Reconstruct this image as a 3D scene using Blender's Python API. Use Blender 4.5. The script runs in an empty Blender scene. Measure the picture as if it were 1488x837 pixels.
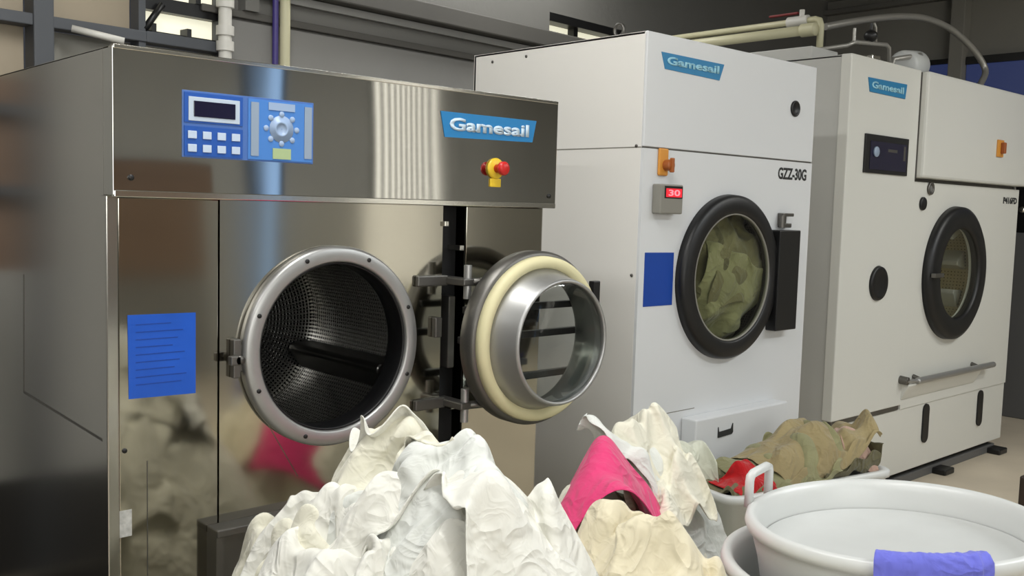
# Laundry room with a front-loading washer, a tumble dryer and a dry-cleaning machine.
import bpy, bmesh, math, random
import numpy as np
from mathutils import Vector, Matrix, noise

SC = bpy.context.scene
COL = SC.collection
PI = math.pi
BA = math.radians(-10.6)        # turn of the laundry bin
FL = -0.08                      # floor level (the dry cleaner's cabinet stands 8 cm up on a skid)

# ------------------------------------------------------------------ linen: every sheet is dropped onto its heap with the cloth solver
from mathutils.bvhtree import BVHTree
def bell(x, y, cx_, cy_, rx, ry, h, p): return h * math.exp(-(((x - cx_) / rx) ** 2 + ((y - cy_) / ry) ** 2) ** (p / 2))
def noise3(p): p = Vector(p); return Vector((noise.noise(p + Vector((9.321, -1.531, -7.951))), noise.noise(p), noise.noise(p + Vector((6.327, .1671, -2.672)))))
class Heap:                     # a height field that grows with every sheet that lands on it
    def __init__(s, x0, x1, y0, y1, fn, step=.025):
        s.x0, s.y0, s.st = x0, y0, step
        s.nx = int((x1 - x0) / step) + 1; s.ny = int((y1 - y0) / step) + 1
        s.H = np.array([[fn(x0 + i * step, y0 + j * step) for i in range(s.nx)] for j in range(s.ny)])
    def at(s, q):               # height and slope under each point
        u = np.clip((q[:, 0] - s.x0) / s.st, 0, s.nx - 1.001); v = np.clip((q[:, 1] - s.y0) / s.st, 0, s.ny - 1.001)
        i = u.astype(int); j = v.astype(int); fu = u - i; fv = v - j
        a, b, c, d = s.H[j, i], s.H[j, i + 1], s.H[j + 1, i], s.H[j + 1, i + 1]
        h = (a * (1 - fu) + b * fu) * (1 - fv) + (c * (1 - fu) + d * fu) * fv
        return h, ((b - a) * (1 - fv) + (d - c) * fv) / s.st, ((c - a) * (1 - fu) + (d - b) * fu) / s.st
    def add(s, verts, faces):
        b = BVHTree.FromPolygons(verts, faces); down = Vector((0, 0, -1))
        for j in range(s.ny):
            for i in range(s.nx):
                r = b.ray_cast(Vector((s.x0 + i * s.st, s.y0 + j * s.st, 5)), down)
                if r[0] is not None: s.H[j, i] = max(s.H[j, i], r[0].z)
        H = s.H.copy()
        H[1:-1, 1:-1] = np.maximum(H[1:-1, 1:-1] - .01, (H[1:-1, 1:-1] * 2 + H[:-2, 1:-1] + H[2:, 1:-1] + H[1:-1, :-2] + H[1:-1, 2:]) / 6)
        for _ in range(14):
            P = np.pad(H, 1, mode='edge'); mn = np.minimum(np.minimum(P[:-2, 1:-1], P[2:, 1:-1]), np.minimum(P[1:-1, :-2], P[1:-1, 2:]))
            H = np.minimum(H, mn + s.st * 1.7)
        s.H = H
SHEETS = {}
def drop(key, heap, x_, y_, w, h, seed, n, frames, squeeze, mode='crumpled', rot=None, keep=None, arch=1.2, bend=.3, lift=.007):
    rnd = random.Random(seed); off = Vector((rnd.random() * 50, rnd.random() * 50, rnd.random() * 50))
    tx, ty, p0, p1, rr = (rnd.random() - .5) * .7, (rnd.random() - .5) * .7, rnd.random() * 6, rnd.random() * 6, rnd.random() * 6
    if rot is not None: rr, tx, ty = rot, 0, 0
    m = max(8, int(round(n * h / w))); vs = []
    for j in range(m):
        for i in range(n):
            x, y = (i / (n - 1) - .5) * w, (j / (m - 1) - .5) * h
            if mode == 'crumpled':
                wv = noise3(Vector((x * 3.2, y * 3.2, 0)) + off); w2 = noise3(Vector((x * 6, y * 6, 5)) + off)
                X, Y = x * squeeze, y * min(1, squeeze * 1.25)
                X += .05 * wv.z; Y += .05 * w2.z
                fade = .55 + .45 * noise.noise(Vector((x * 4, y * 4, 9)) + off)
                q = Vector((X, Y, .042 * fade * math.sin(X * 52 + p0 + 3.5 * wv.x) + .030 * (1 - .5 * fade) * math.sin(Y * 46 + p1 + 3.5 * wv.y) + .013 * math.sin((X + Y) * 92 + 4 * w2.x)))
            else: q = Vector((x * squeeze, y * .9, .03 * math.sin(9 * x + p0) + .03 * math.sin(14 * y + p1) - arch * x * x))
            q = q + noise3(q * 6 + off) * .025
            q = Vector((q.x * math.cos(tx) + q.z * math.sin(tx), q.y, -q.x * math.sin(tx) + q.z * math.cos(tx)))
            q = Vector((q.x, q.y * math.cos(ty) + q.z * math.sin(ty), -q.y * math.sin(ty) + q.z * math.cos(ty)))
            vs.append(Vector((q.x * math.cos(rr) - q.y * math.sin(rr) + x_, q.x * math.sin(rr) + q.y * math.cos(rr) + y_, q.z)))
    P = np.array([tuple(v) for v in vs])
    P[:, 2] += heap.at(P)[0] + .012 - np.percentile(P[:, 2], 3)      # laid over the heap, still crumpled
    fs = [(j * n + i, j * n + i + 1, (j + 1) * n + i + 1, (j + 1) * n + i) for j in range(m - 1) for i in range(n - 1)]
    q = settle(P, n, m, w / (n - 1), h / (m - 1), heap, frames, bend, lift)
    if keep: keep(q)
    heap.add([Vector(v) for v in q], fs)
    SHEETS[key] = (n, m, q)
def settle(P, n, m, lu, lv, heap, steps, bend, lift):
    # position-based cloth: stretch, shear and bend links solved colour by colour, the heap below, the sheet against itself
    G = P.reshape(m, n, 3).copy(); V = np.zeros_like(G); dt = 1 / 45; ld = math.hypot(lu, lv)
    links = []
    for o in (0, 1):
        links += [((slice(None), slice(o, n - 1, 2)), (slice(None), slice(o + 1, n, 2)), lu, .9), ((slice(o, m - 1, 2), slice(None)), (slice(o + 1, m, 2), slice(None)), lv, .9)]
    for o in (0, 1):
        links += [((slice(o, m - 1, 2), slice(0, n - 1)), (slice(o + 1, m, 2), slice(1, n)), ld, .35), ((slice(o, m - 1, 2), slice(1, n)), (slice(o + 1, m, 2), slice(0, n - 1)), ld, .35)]
    for span, k in ((2, bend), (4, bend * .8), (7, bend * .5)):      # the sheet remembers its creases at three scales
        for o in range(2 * span):
            if o % (2 * span) < span:
                for a, b in (((slice(None), slice(o, n - span, 2 * span)), (slice(None), slice(o + span, n, 2 * span))), ((slice(o, m - span, 2 * span), slice(None)), (slice(o + span, m, 2 * span), slice(None))),
                             ((slice(None), slice(o + span, n - span, 2 * span)), (slice(None), slice(o + 2 * span, n, 2 * span))), ((slice(o + span, m - span, 2 * span), slice(None)), (slice(o + 2 * span, m, 2 * span), slice(None)))):
                    A, B = G[a], G[b]; c0_, c1_ = min(A.shape[0], B.shape[0]), min(A.shape[1], B.shape[1])
                    if c0_ and c1_: links.append((a, b, np.linalg.norm(B[:c0_, :c1_] - A[:c0_, :c1_], axis=2, keepdims=True), k))
    I, J = np.meshgrid(np.arange(n), np.arange(m)); I = I.ravel(); J = J.ravel(); near = (abs(I[:, None] - I) <= 2) & (abs(J[:, None] - J) <= 2)
    gap = min(lu, lv) * .8; slack = .012
    for step in range(steps):
        V[..., 2] -= 6 * dt; V *= .8
        L = np.linalg.norm(V, axis=2, keepdims=True); V *= np.minimum(1, 1.6 / np.maximum(L, 1e-9))
        old = G.copy(); G = G + V * dt
        for it in range(5):
            for a, b, r, k in links:
                A, B = G[a], G[b]; c0_, c1_ = min(A.shape[0], B.shape[0]), min(A.shape[1], B.shape[1]); A, B = A[:c0_, :c1_], B[:c0_, :c1_]
                d = B - A; L = np.sqrt((d * d).sum(2, keepdims=True)) + 1e-9
                d *= (.5 * k if isinstance(r, np.ndarray) else np.where(L > r, .5 * k, .5 * k * slack)) * (L - r) / L
                A += d; B -= d
            if it in (2, 4):
                F = G.reshape(-1, 3); h, gx, gy = heap.at(F); nn = 1 / np.sqrt(1 + gx * gx + gy * gy)
                sink = (h + lift - F[:, 2]) * nn; k = sink > 0
                if k.sum() > 0:
                    N = np.stack((-gx, -gy, np.ones_like(gx)), 1) * nn[:, None]
                    F[k] += N[k] * np.minimum(sink[k], .03)[:, None]
                    mv = F[k] - old.reshape(-1, 3)[k]; mv -= N[k] * (mv * N[k]).sum(1)[:, None]
                    F[k] -= mv * .55
        F = G.reshape(-1, 3); n2 = (F * F).sum(1); Q = n2[:, None] + n2[None] - 2 * np.einsum('ik,jk->ij', F, F); a, b = np.nonzero((Q < gap * gap) & ~near)
        if len(a):              # keep the layers of one sheet apart
            d = F[a] - F[b]; L = np.sqrt((d * d).sum(1)) + 1e-6; mvv = d * (np.maximum(gap - L, 0) * .25 / L)[:, None]
            S = np.zeros_like(F); np.add.at(S, a, mvv); L = np.linalg.norm(S, axis=1); S *= np.minimum(1, .006 / np.maximum(L, 1e-9))[:, None]; F += S
        V = (G - old) / dt
    for _ in range(2):          # relax the last sharp creases
        A = G.copy(); A[1:-1, 1:-1] += .5 * ((G[:-2, 1:-1] + G[2:, 1:-1] + G[1:-1, :-2] + G[1:-1, 2:]) / 4 - G[1:-1, 1:-1])
        A[0, 1:-1] += .5 * ((G[0, :-2] + G[0, 2:]) / 2 - G[0, 1:-1]); A[-1, 1:-1] += .5 * ((G[-1, :-2] + G[-1, 2:]) / 2 - G[-1, 1:-1])
        A[1:-1, 0] += .5 * ((G[:-2, 0] + G[2:, 0]) / 2 - G[1:-1, 0]); A[1:-1, -1] += .5 * ((G[:-2, -1] + G[2:, -1]) / 2 - G[1:-1, -1])
        G = A
    return G.reshape(-1, 3)
def clear_of(cx_, cy_, r):      # nothing may poke through the tub's wall
    def f(q):
        d = q[:, :2] - np.array((cx_, cy_)); L = np.linalg.norm(d, axis=1); k = L < r
        q[k, :2] = np.array((cx_, cy_)) + d[k] * (r / L[k])[:, None]
    return f
def limit_y(ymax):
    def f(q): k = q[:, 1] > ymax; q[k, 1] = ymax - (q[k, 1] - ymax) * .1
    return f
def both(f, g):
    def h(q): f(q); g(q)
    return h


MOUND_A = lambda x, y: max(FL, FL + max(bell(x, y, 1.14, 1.54, .48, .60, .83, 4), bell(x, y, 1.15, 1.60, .2, .25, .85, 2.4)))
MOUND_B = lambda x, y: max(FL, FL + max(bell(x, y, 2.12, 1.76, .42, .36, .68, 3), bell(x, y, 1.7, 1.4, .32, .5, .60, 2.6), bell(x, y, 1.84, 1.68, .26, .24, .80, 2.6)))
hp_ = Heap(.4, 2.0, .7, 2.2, MOUND_A); kp_ = limit_y(2.19)
for i, (x, y, s, sq) in enumerate([(.92, 1.4, .72, .6), (1.36, 1.3, .72, .6), (1.12, 1.02, .8, .62), (1.38, 1.55, .66, .55), (.95, 1.75, .66, .6), (1.28, 1.15, .72, .62), (.9, 1.48, .62, .6), (1.36, 1.66, .6, .58), (1.05, 1.22, .66, .6), (1.4, 1.40, .62, .6), (1.0, 1.6, .6, .58), (1.26, 1.36, .6, .58), (1.3, 1.64, .54, .55), (1.06, 1.42, .56, .58), (1.17, 1.6, .52, .55)]):
    drop('A%d' % i, hp_, x, y, s * 1.18, s * 1.18, i + 3, 50, 8, sq * .84, keep=kp_)
hp_ = Heap(1.2, 2.9, .7, 2.2, MOUND_B); kp_ = both(limit_y(2.19), clear_of(2.2, 1.04, .385))
for i, (x, y, s, sq) in enumerate([(1.6, 1.15, .75, .55), (1.55, 1.5, .75, .55), (2.2, 1.78, .66, .5), (1.75, 1.3, .6, .55), (2.0, 1.62, .7, .55), (1.72, 1.66, .65, .55), (2.15, 1.7, .66, .5), (1.65, 1.3, .6, .55), (1.85, 1.5, .55, .55), (2.02, 1.7, .6, .55), (2.15, 1.6, .45, .55)]):
    drop('B%d' % i, hp_, x, y, s * 1.15, s * 1.15, i + 3, 46 if s > .56 else 38, 8, sq * .86, keep=kp_)
drop('B11', hp_, 1.79, 1.60, .42, .34, 14, 40, 24, .9, 'arched', -.6, kp_, 1.2, .06, .06)
hq_ = Heap(2.3, 3.1, 1.7, 2.3, lambda x, y: FL + .64 * math.exp(-((x - 2.74) / .15) ** 4 - ((y - 2.07) / .1) ** 4)); drop('B12', hq_, 2.74, 2.07, .5, .4, 5, 30, 8, .5, keep=limit_y(2.16))
def tuck_under(top, keys):      # nothing of the sheets below shows through the sheet on top
    n, m, q = SHEETS[top]
    b = BVHTree.FromPolygons([Vector(v) for v in q], [(j * n + i, j * n + i + 1, (j + 1) * n + i + 1, (j + 1) * n + i) for j in range(m - 1) for i in range(n - 1)])
    up = Vector((0, 0, 1))
    for k in keys:
        p = SHEETS[k][2]
        for t in range(len(p)):
            r = b.ray_cast(Vector((p[t, 0], p[t, 1], -1)), up)
            if r[0] is not None and p[t, 2] > r[0].z - .014: p[t, 2] = r[0].z - .014
tuck_under('B11', ['B%d' % i for i in range(11)])
def flat_bin(x, y):
    c, s = math.cos(BA), math.sin(BA); u, v = (x - 3.128) * c + (y - 1.9) * s, -(x - 3.128) * s + (y - 1.9) * c
    return .41 + .08 * math.exp(-((u + .0) / .3) ** 2 - (v / .2) ** 2)
def in_bin(q):                  # everything stays within the bin's rim
    c, s = math.cos(BA), math.sin(BA); u, v = (q[:, 0] - 3.128) * c + (q[:, 1] - 1.9) * s, -(q[:, 0] - 3.128) * s + (q[:, 1] - 1.9) * c
    for w, lim in ((u, .375), (v, .125)): k = abs(w) > lim; w[k] = np.sign(w[k]) * (lim + (abs(w[k]) - lim) * .12)
    q[:, 0], q[:, 1] = 3.128 + u * c - v * s, 1.9 + u * s + v * c
hp_ = Heap(2.4, 3.9, 1.3, 2.5, flat_bin, .02); kp_ = in_bin
for i, (x, y, s, sq) in enumerate([(2.9, 1.94, .62, .7), (3.38, 1.83, .55, .7), (3.08, 1.88, .75, .62), (3.25, 1.88, .72, .62), (2.84, 1.84, .26, .7), (3.44, 1.76, .24, .7)]):
    drop('C%d' % i, hp_, x, y, s, s, i + 3, 30 if s > .3 else 18, 12, sq, keep=kp_)
hp_ = Heap(-.6, .6, -.6, .6, lambda x, y: bell(x, y, 0, 0, .22, .22, .2, 3), .03)
def in_drum(q):
    k = q[:, 2] > .2; q[k, 2] = .2 + (q[k, 2] - .2) * .35
    L = np.linalg.norm(q[:, :2], axis=1); k = L > .27
    q[k, 2] -= (L[k] - .27) * .8; q[k, :2] *= ((.27 + (L[k] - .27) * .15) / L[k])[:, None]
for i, (x, y, s) in enumerate([(-.06, .02, .75), (.10, .10, .56), (-.03, -.13, .56)]):
    drop('D%d' % i, hp_, x, y, s, s, i + 3, 30, 8, .62, keep=in_drum)

# ------------------------------------------------------------------ camera
YAW, PIT, ROL, FPX = math.radians(42.584), math.radians(4.867), math.radians(1.634), 1414.3
EYE = Vector((0, 0, 1.4))
FW = Vector((math.sin(YAW) * math.cos(PIT), math.cos(YAW) * math.cos(PIT), -math.sin(PIT)))
_r0 = Vector((math.cos(YAW), -math.sin(YAW), 0)); _u0 = _r0.cross(FW)
RT = math.cos(ROL) * _r0 + math.sin(ROL) * _u0
UP = -math.sin(ROL) * _r0 + math.cos(ROL) * _u0
cam = bpy.data.objects.new('camera', bpy.data.cameras.new('camera'))
COL.objects.link(cam); SC.camera = cam
cam.matrix_world = Matrix(((RT.x, UP.x, -FW.x, EYE.x), (RT.y, UP.y, -FW.y, EYE.y), (RT.z, UP.z, -FW.z, EYE.z), (0, 0, 0, 1)))
cam.data.lens = FPX / 1488 * 36; cam.data.sensor_width = 36; cam.data.clip_start = .02

def ray(px, py): return FW + RT * ((px - 744) / FPX) - UP * ((py - 418.5) / FPX)
def hit(px, py, ax, v):         # where the sight line of a photo pixel meets an axis plane of the room
    d = ray(px, py); i = 'XYZ'.index(ax)
    return EYE + d * ((v - EYE[i]) / d[i])
BW0, BWA = Vector((7.3, 4.55, 0)), math.radians(5)      # back wall: a point on it and its turn from the machine line
BWD = Vector((math.cos(BWA), math.sin(BWA), 0)); BWN = Vector((math.sin(BWA), -math.cos(BWA), 0))
def bw(px, py):                 # the same for the back wall: (distance along it, height)
    d = ray(px, py); q = EYE + d * ((BW0 - EYE).dot(BWN) / d.dot(BWN))
    return (q - BW0).dot(BWD), q.z

# ------------------------------------------------------------------ materials
def lin(c):
    return tuple(((x / 255) / 12.92 if x / 255 <= .04045 else ((x / 255 + .055) / 1.055) ** 2.4) for x in c) + (1,)
def mat(name, rgb, rough=.5, metal=0, bump=0, bscale=60, var=0, vscale=3, coat=0, spec=.5, stretch=(1, 1, 1), sheen=0, bdist=.01):
    m = bpy.data.materials.new(name); m.use_nodes = True
    nt = m.node_tree; b = nt.nodes['Principled BSDF']
    col = lin(rgb)
    b.inputs['Base Color'].default_value = col; b.inputs['Roughness'].default_value = rough
    b.inputs['Metallic'].default_value = metal; b.inputs['Coat Weight'].default_value = coat
    b.inputs['Specular IOR Level'].default_value = spec
    if sheen: b.inputs['Sheen Weight'].default_value = sheen
    tc = nt.nodes.new('ShaderNodeTexCoord'); mp = nt.nodes.new('ShaderNodeMapping')
    mp.inputs['Scale'].default_value = stretch
    nt.links.new(tc.outputs['Object'], mp.inputs['Vector'])
    if var:
        n = nt.nodes.new('ShaderNodeTexNoise'); n.inputs['Scale'].default_value = vscale; n.inputs['Detail'].default_value = 5
        r = nt.nodes.new('ShaderNodeMapRange'); r.inputs[1].default_value = .3; r.inputs[2].default_value = .7
        r.inputs[3].default_value = 1 - var; r.inputs[4].default_value = 1 + var
        mx = nt.nodes.new('ShaderNodeMix'); mx.data_type = 'RGBA'; mx.blend_type = 'MULTIPLY'; mx.inputs['Factor'].default_value = 1
        mx.inputs['A'].default_value = col
        nt.links.new(mp.outputs[0], n.inputs['Vector']); nt.links.new(n.outputs['Fac'], r.inputs[0])
        nt.links.new(r.outputs[0], mx.inputs['B']); nt.links.new(mx.outputs['Result'], b.inputs['Base Color'])
    if bump:
        n2 = nt.nodes.new('ShaderNodeTexNoise'); n2.inputs['Scale'].default_value = bscale; n2.inputs['Detail'].default_value = 3 if bscale > 4 else 0
        bp = nt.nodes.new('ShaderNodeBump'); bp.inputs['Strength'].default_value = bump; bp.inputs['Distance'].default_value = bdist
        nt.links.new(mp.outputs[0], n2.inputs['Vector']); nt.links.new(n2.outputs['Fac'], bp.inputs['Height'])
        nt.links.new(bp.outputs[0], b.inputs['Normal'])
    return m
def emit(name, rgb, strength, base=(30, 30, 30)):
    m = mat(name, base, .4); b = m.node_tree.nodes['Principled BSDF']
    b.inputs['Emission Color'].default_value = lin(rgb); b.inputs['Emission Strength'].default_value = strength
    return m
def glass(name, tint=(235, 240, 240), gloss=.12):
    m = bpy.data.materials.new(name); m.use_nodes = True; nt = m.node_tree; nt.nodes.clear(); amt = .8 if gloss > .1 else .4
    out = nt.nodes.new('ShaderNodeOutputMaterial'); t = nt.nodes.new('ShaderNodeBsdfTransparent'); g = nt.nodes.new('ShaderNodeBsdfGlossy')
    t.inputs['Color'].default_value = lin(tint); g.inputs['Roughness'].default_value = .03; g.inputs['Color'].default_value = (.9, .9, .9, 1)
    f = nt.nodes.new('ShaderNodeLayerWeight'); f.inputs['Blend'].default_value = .5
    pw = nt.nodes.new('ShaderNodeMath'); pw.operation = 'POWER'; pw.inputs[1].default_value = 4
    ad = nt.nodes.new('ShaderNodeMath'); ad.operation = 'MULTIPLY_ADD'; ad.inputs[1].default_value = amt; ad.inputs[2].default_value = .035
    mx = nt.nodes.new('ShaderNodeMixShader')
    nt.links.new(f.outputs['Facing'], pw.inputs[0]); nt.links.new(pw.outputs[0], ad.inputs[0]); nt.links.new(ad.outputs[0], mx.inputs[0])
    nt.links.new(t.outputs[0], mx.inputs[1]); nt.links.new(g.outputs[0], mx.inputs[2]); nt.links.new(mx.outputs[0], out.inputs[0])
    return m
def perforated(name, rgb, pitch=.016, hole=.3, rough=.28, metal=.95):
    m = mat(name, rgb, rough, metal); nt = m.node_tree; b = nt.nodes['Principled BSDF']
    uv = nt.nodes.new('ShaderNodeUVMap')
    sc = nt.nodes.new('ShaderNodeVectorMath'); sc.operation = 'SCALE'; sc.inputs['Scale'].default_value = 1 / pitch
    fr = nt.nodes.new('ShaderNodeVectorMath'); fr.operation = 'FRACTION'
    su = nt.nodes.new('ShaderNodeVectorMath'); su.operation = 'SUBTRACT'; su.inputs[1].default_value = (.5, .5, 0)
    ln = nt.nodes.new('ShaderNodeVectorMath'); ln.operation = 'LENGTH'
    gt = nt.nodes.new('ShaderNodeMapRange'); gt.inputs[1].default_value = hole - .08; gt.inputs[2].default_value = hole + .04
    mx = nt.nodes.new('ShaderNodeMix'); mx.data_type = 'RGBA'; mx.inputs['A'].default_value = (.005, .005, .005, 1); mx.inputs['B'].default_value = lin(rgb)
    bp = nt.nodes.new('ShaderNodeBump'); bp.inputs['Strength'].default_value = .6; bp.inputs['Distance'].default_value = .004
    L = nt.links.new
    L(uv.outputs[0], sc.inputs[0]); L(sc.outputs[0], fr.inputs[0]); L(fr.outputs[0], su.inputs[0]); L(su.outputs[0], ln.inputs[0])
    L(ln.outputs['Value'], gt.inputs[0]); L(gt.outputs[0], mx.inputs['Factor']); L(mx.outputs['Result'], b.inputs['Base Color'])
    L(gt.outputs[0], bp.inputs['Height']); L(bp.outputs[0], b.inputs['Normal'])
    return m

M = dict(
    steel=mat('stainless_front', (176, 172, 160), .1, 1, bump=.22, bscale=1.5, stretch=(2.2, 1, .55), bdist=.02, var=.04, vscale=2),
    hood_steel=mat('stainless_hood', (176, 175, 170), .05, 1, bump=.3, bscale=1.4, stretch=(2.4, 1, .5), bdist=.02, var=.04, vscale=2),
    side_steel=mat('stainless_side', (186, 184, 179), .2, 1, bump=.1, bscale=1.0, stretch=(1, 1.2, .6), bdist=.015, var=.03, vscale=2.5),
    bright_steel=mat('polished_steel', (205, 203, 196), .14, 1),
    satin=mat('satin_steel', (176, 176, 175), .42, .85),
    dull=mat('dull_steel', (112, 110, 106), .45, .9, var=.1, vscale=6),
    dark=mat('dark_gap', (13, 13, 14), .7),
    black=mat('black_rubber', (9, 9, 11), .45),
    blackmetal=mat('black_painted_metal', (16, 16, 17), .4),
    cream=mat('cream_gasket', (216, 209, 168), .55, var=.06, vscale=5),
    white=mat('white_enamel', (222, 220, 215), .34, bump=.05, bscale=3, var=.012, vscale=1.5),
    lightgrey=mat('pale_front_enamel', (210, 212, 214), .34, bump=.05, bscale=3),
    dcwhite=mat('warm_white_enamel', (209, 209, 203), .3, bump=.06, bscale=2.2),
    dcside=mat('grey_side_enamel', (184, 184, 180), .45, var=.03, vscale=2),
    blue=mat('blue_notice', (22, 84, 190), .35, var=.1, vscale=7),
    navyblue=mat('navy_notice', (14, 62, 150), .4, var=.05, vscale=6),
    logo=mat('logo_blue', (30, 122, 182), .4),
    logo_dull=mat('logo_teal_blue', (30, 118, 166), .5),
    logotext=mat('logo_lettering', (196, 216, 232), .5),
    logotext2=mat('logo_lettering_pale_blue', (150, 202, 222), .5),
    pad=mat('keypad_blue', (34, 84, 168), .35),
    pad_frame=mat('keypad_edge', (74, 110, 176), .35),
    padlight=mat('chart_blue', (72, 128, 202), .35),
    padpale=mat('chart_pale', (150, 172, 204), .4),
    padgrey=mat('chart_strip', (142, 158, 178), .4),
    padyel=mat('chart_yellow', (166, 186, 140), .4),
    key=mat('button_white', (188, 204, 226), .4),
    lcd=mat('lcd', (18, 16, 46), .15),
    frame_white=mat('display_frame', (186, 200, 216), .4),
    yellow=mat('yellow_plastic', (226, 190, 44), .4),
    red=mat('red_plastic', (196, 34, 30), .35),
    darkred=mat('dark_red_handle', (120, 34, 34), .5),
    orange=mat('orange_plastic', (206, 142, 58), .45),
    brown=mat('brown_knob', (150, 82, 34), .45),
    greybox=mat('grey_plastic', (128, 126, 118), .5),
    led=emit('red_led', (255, 40, 56), 1.1, (60, 5, 8)),
    led_digit=emit('red_led_digits', (255, 130, 140), 1.6, (60, 5, 8)),
    ink=mat('black_lettering', (38, 40, 40), .6),
    sticker=mat('sticker', (180, 180, 176), .6, var=.25, vscale=60),
    glass=glass('door_glass'), dglass=glass('dark_door_glass', (240, 244, 236), .05),
    perf=perforated('perforated_drum', (178, 177, 174), .0125, .3, .2),
    perf2=perforated('drum_of_cleaner', (206, 196, 168), .02, .16, .25, .5),
    brass=mat('brassy_steel', (206, 186, 140), .45, .2), pale_steel=mat('pale_steel', (225, 225, 222), .22, .6),
    sheer=mat('sheer_cloth', (214, 216, 204), .7),
    drum=mat('drum_steel', (120, 118, 115), .3, 1),
    plastic=mat('white_plastic', (209, 211, 209), .32, bump=.03, bscale=8),
    plastic2=mat('white_plastic_worn', (198, 200, 198), .4, bump=.03, bscale=8, var=.03, vscale=7),
    wall=mat('grey_plaster', (112, 111, 107), .8, bump=.12, bscale=26, var=.06, vscale=1.3),
    wall_low=mat('grey_plaster_lower', (132, 131, 128), .8, bump=.12, bscale=26, var=.06, vscale=1.3),
    wall_pale=mat('pale_plaster', (172, 171, 166), .8, var=.05, vscale=1.3), darkfloor=mat('dark_reflection_tone', (40, 37, 33), .55, var=.1, vscale=3),
    wall_dark=mat('dark_plaster', (138, 136, 129), .85, bump=.12, bscale=26, var=.06, vscale=1.3),
    ledge=mat('dark_ledge', (84, 82, 78), .7, var=.06),
    ceil=mat('ceiling_paint', (150, 150, 146), .9),
    frame=mat('painted_steel_frame', (74, 77, 82), .55, var=.05, vscale=4),
    tan=mat('tan_board', (160, 148, 128), .6, var=.08, vscale=2.5),
    brownboard=mat('brown_board', (132, 108, 90), .6, var=.12, vscale=2, stretch=(.3, .3, 6)),
    winglow=emit('daylit_window', (244, 240, 212), .8, (200, 200, 190)),
    blueglow=emit('dusk_window', (64, 78, 132), .32, (30, 34, 56)),
    bluedoor=emit('sky_window', (150, 190, 240), 1.6, (120, 140, 170)),
    louvre=emit('louvre_window', (240, 236, 224), 3.2, (190, 190, 186)),
    pipe=mat('cream_pipe', (196, 192, 160), .45, var=.06),
    pipe_white=mat('white_pipe', (205, 203, 196), .4),
    purple=mat('violet_pipe', (64, 54, 120), .45),
    galv=mat('galvanised_conduit', (168, 166, 160), .4, .6),
    tile=mat('floor_concrete', (200, 188, 168), .5, bump=.1, bscale=18, var=.1, vscale=2.2),
    cabinet=mat('grey_cabinet', (92, 92, 92), .5),
    wood=mat('dark_brown_wood', (44, 32, 24), .5, var=.15, vscale=4, stretch=(6, 6, 1)),
    tube=emit('lamp_tube', (255, 252, 244), 5, (240, 240, 240)),
    lampbody=mat('lamp_housing', (210, 210, 206), .5),
)
def cloth_mat(name, rgb, var=.04, sheen=.2):
    m = mat(name, rgb, .92, 0, var=var, vscale=5, sheen=sheen, spec=.2)
    nt = m.node_tree; b = nt.nodes['Principled BSDF']; tc = nt.nodes.new('ShaderNodeTexCoord')
    L = nt.links.new; last = None
    for sc_, st_, dist_ in ((8, .48, .022), (19, .25, .007)):       # creases at two scales
        n1 = nt.nodes.new('ShaderNodeTexNoise'); n1.inputs['Scale'].default_value = sc_; n1.inputs['Detail'].default_value = 2; n1.inputs['Distortion'].default_value = 1.2
        ab = nt.nodes.new('ShaderNodeMath'); ab.operation = 'SUBTRACT'; ab.inputs[1].default_value = .5
        a2 = nt.nodes.new('ShaderNodeMath'); a2.operation = 'ABSOLUTE'
        sm = nt.nodes.new('ShaderNodeMath'); sm.operation = 'SMOOTH_MIN'; sm.inputs[1].default_value = .12; sm.inputs[2].default_value = .08
        bp = nt.nodes.new('ShaderNodeBump'); bp.inputs['Strength'].default_value = st_; bp.inputs['Distance'].default_value = dist_ * 4; bp.invert = True
        L(tc.outputs['Object'], n1.inputs['Vector']); L(n1.outputs['Fac'], ab.inputs[0]); L(ab.outputs[0], a2.inputs[0]); L(a2.outputs[0], sm.inputs[0]); L(sm.outputs[0], bp.inputs['Height'])
        if last: L(last.outputs[0], bp.inputs['Normal'])
        last = bp
    L(last.outputs[0], b.inputs['Normal'])
    return m
CM = dict(sheer=cloth_mat('sheer_linen', (206, 208, 192)), white=cloth_mat('white_linen', (224, 223, 215)), ivory=cloth_mat('ivory_linen', (222, 219, 202)),
          cream=cloth_mat('cream_linen', (219, 210, 184)), cool=cloth_mat('cool_white_linen', (214, 216, 211)),
          pink=cloth_mat('pink_towelling', (214, 62, 116), .06), olive=cloth_mat('olive_cloth', (112, 107, 78), .2),
          khaki=cloth_mat('khaki_cloth', (150, 136, 100), .14), darkolive=cloth_mat('dark_olive_cloth', (92, 88, 64), .2),
          red=cloth_mat('red_cloth', (176, 26, 30)), rose=cloth_mat('rose_beige_cloth', (176, 146, 130), .1),
          blue=cloth_mat('periwinkle_cloth', (112, 116, 214), .06), greygreen=cloth_mat('grey_green_cloth', (134, 132, 98), .16))

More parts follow.
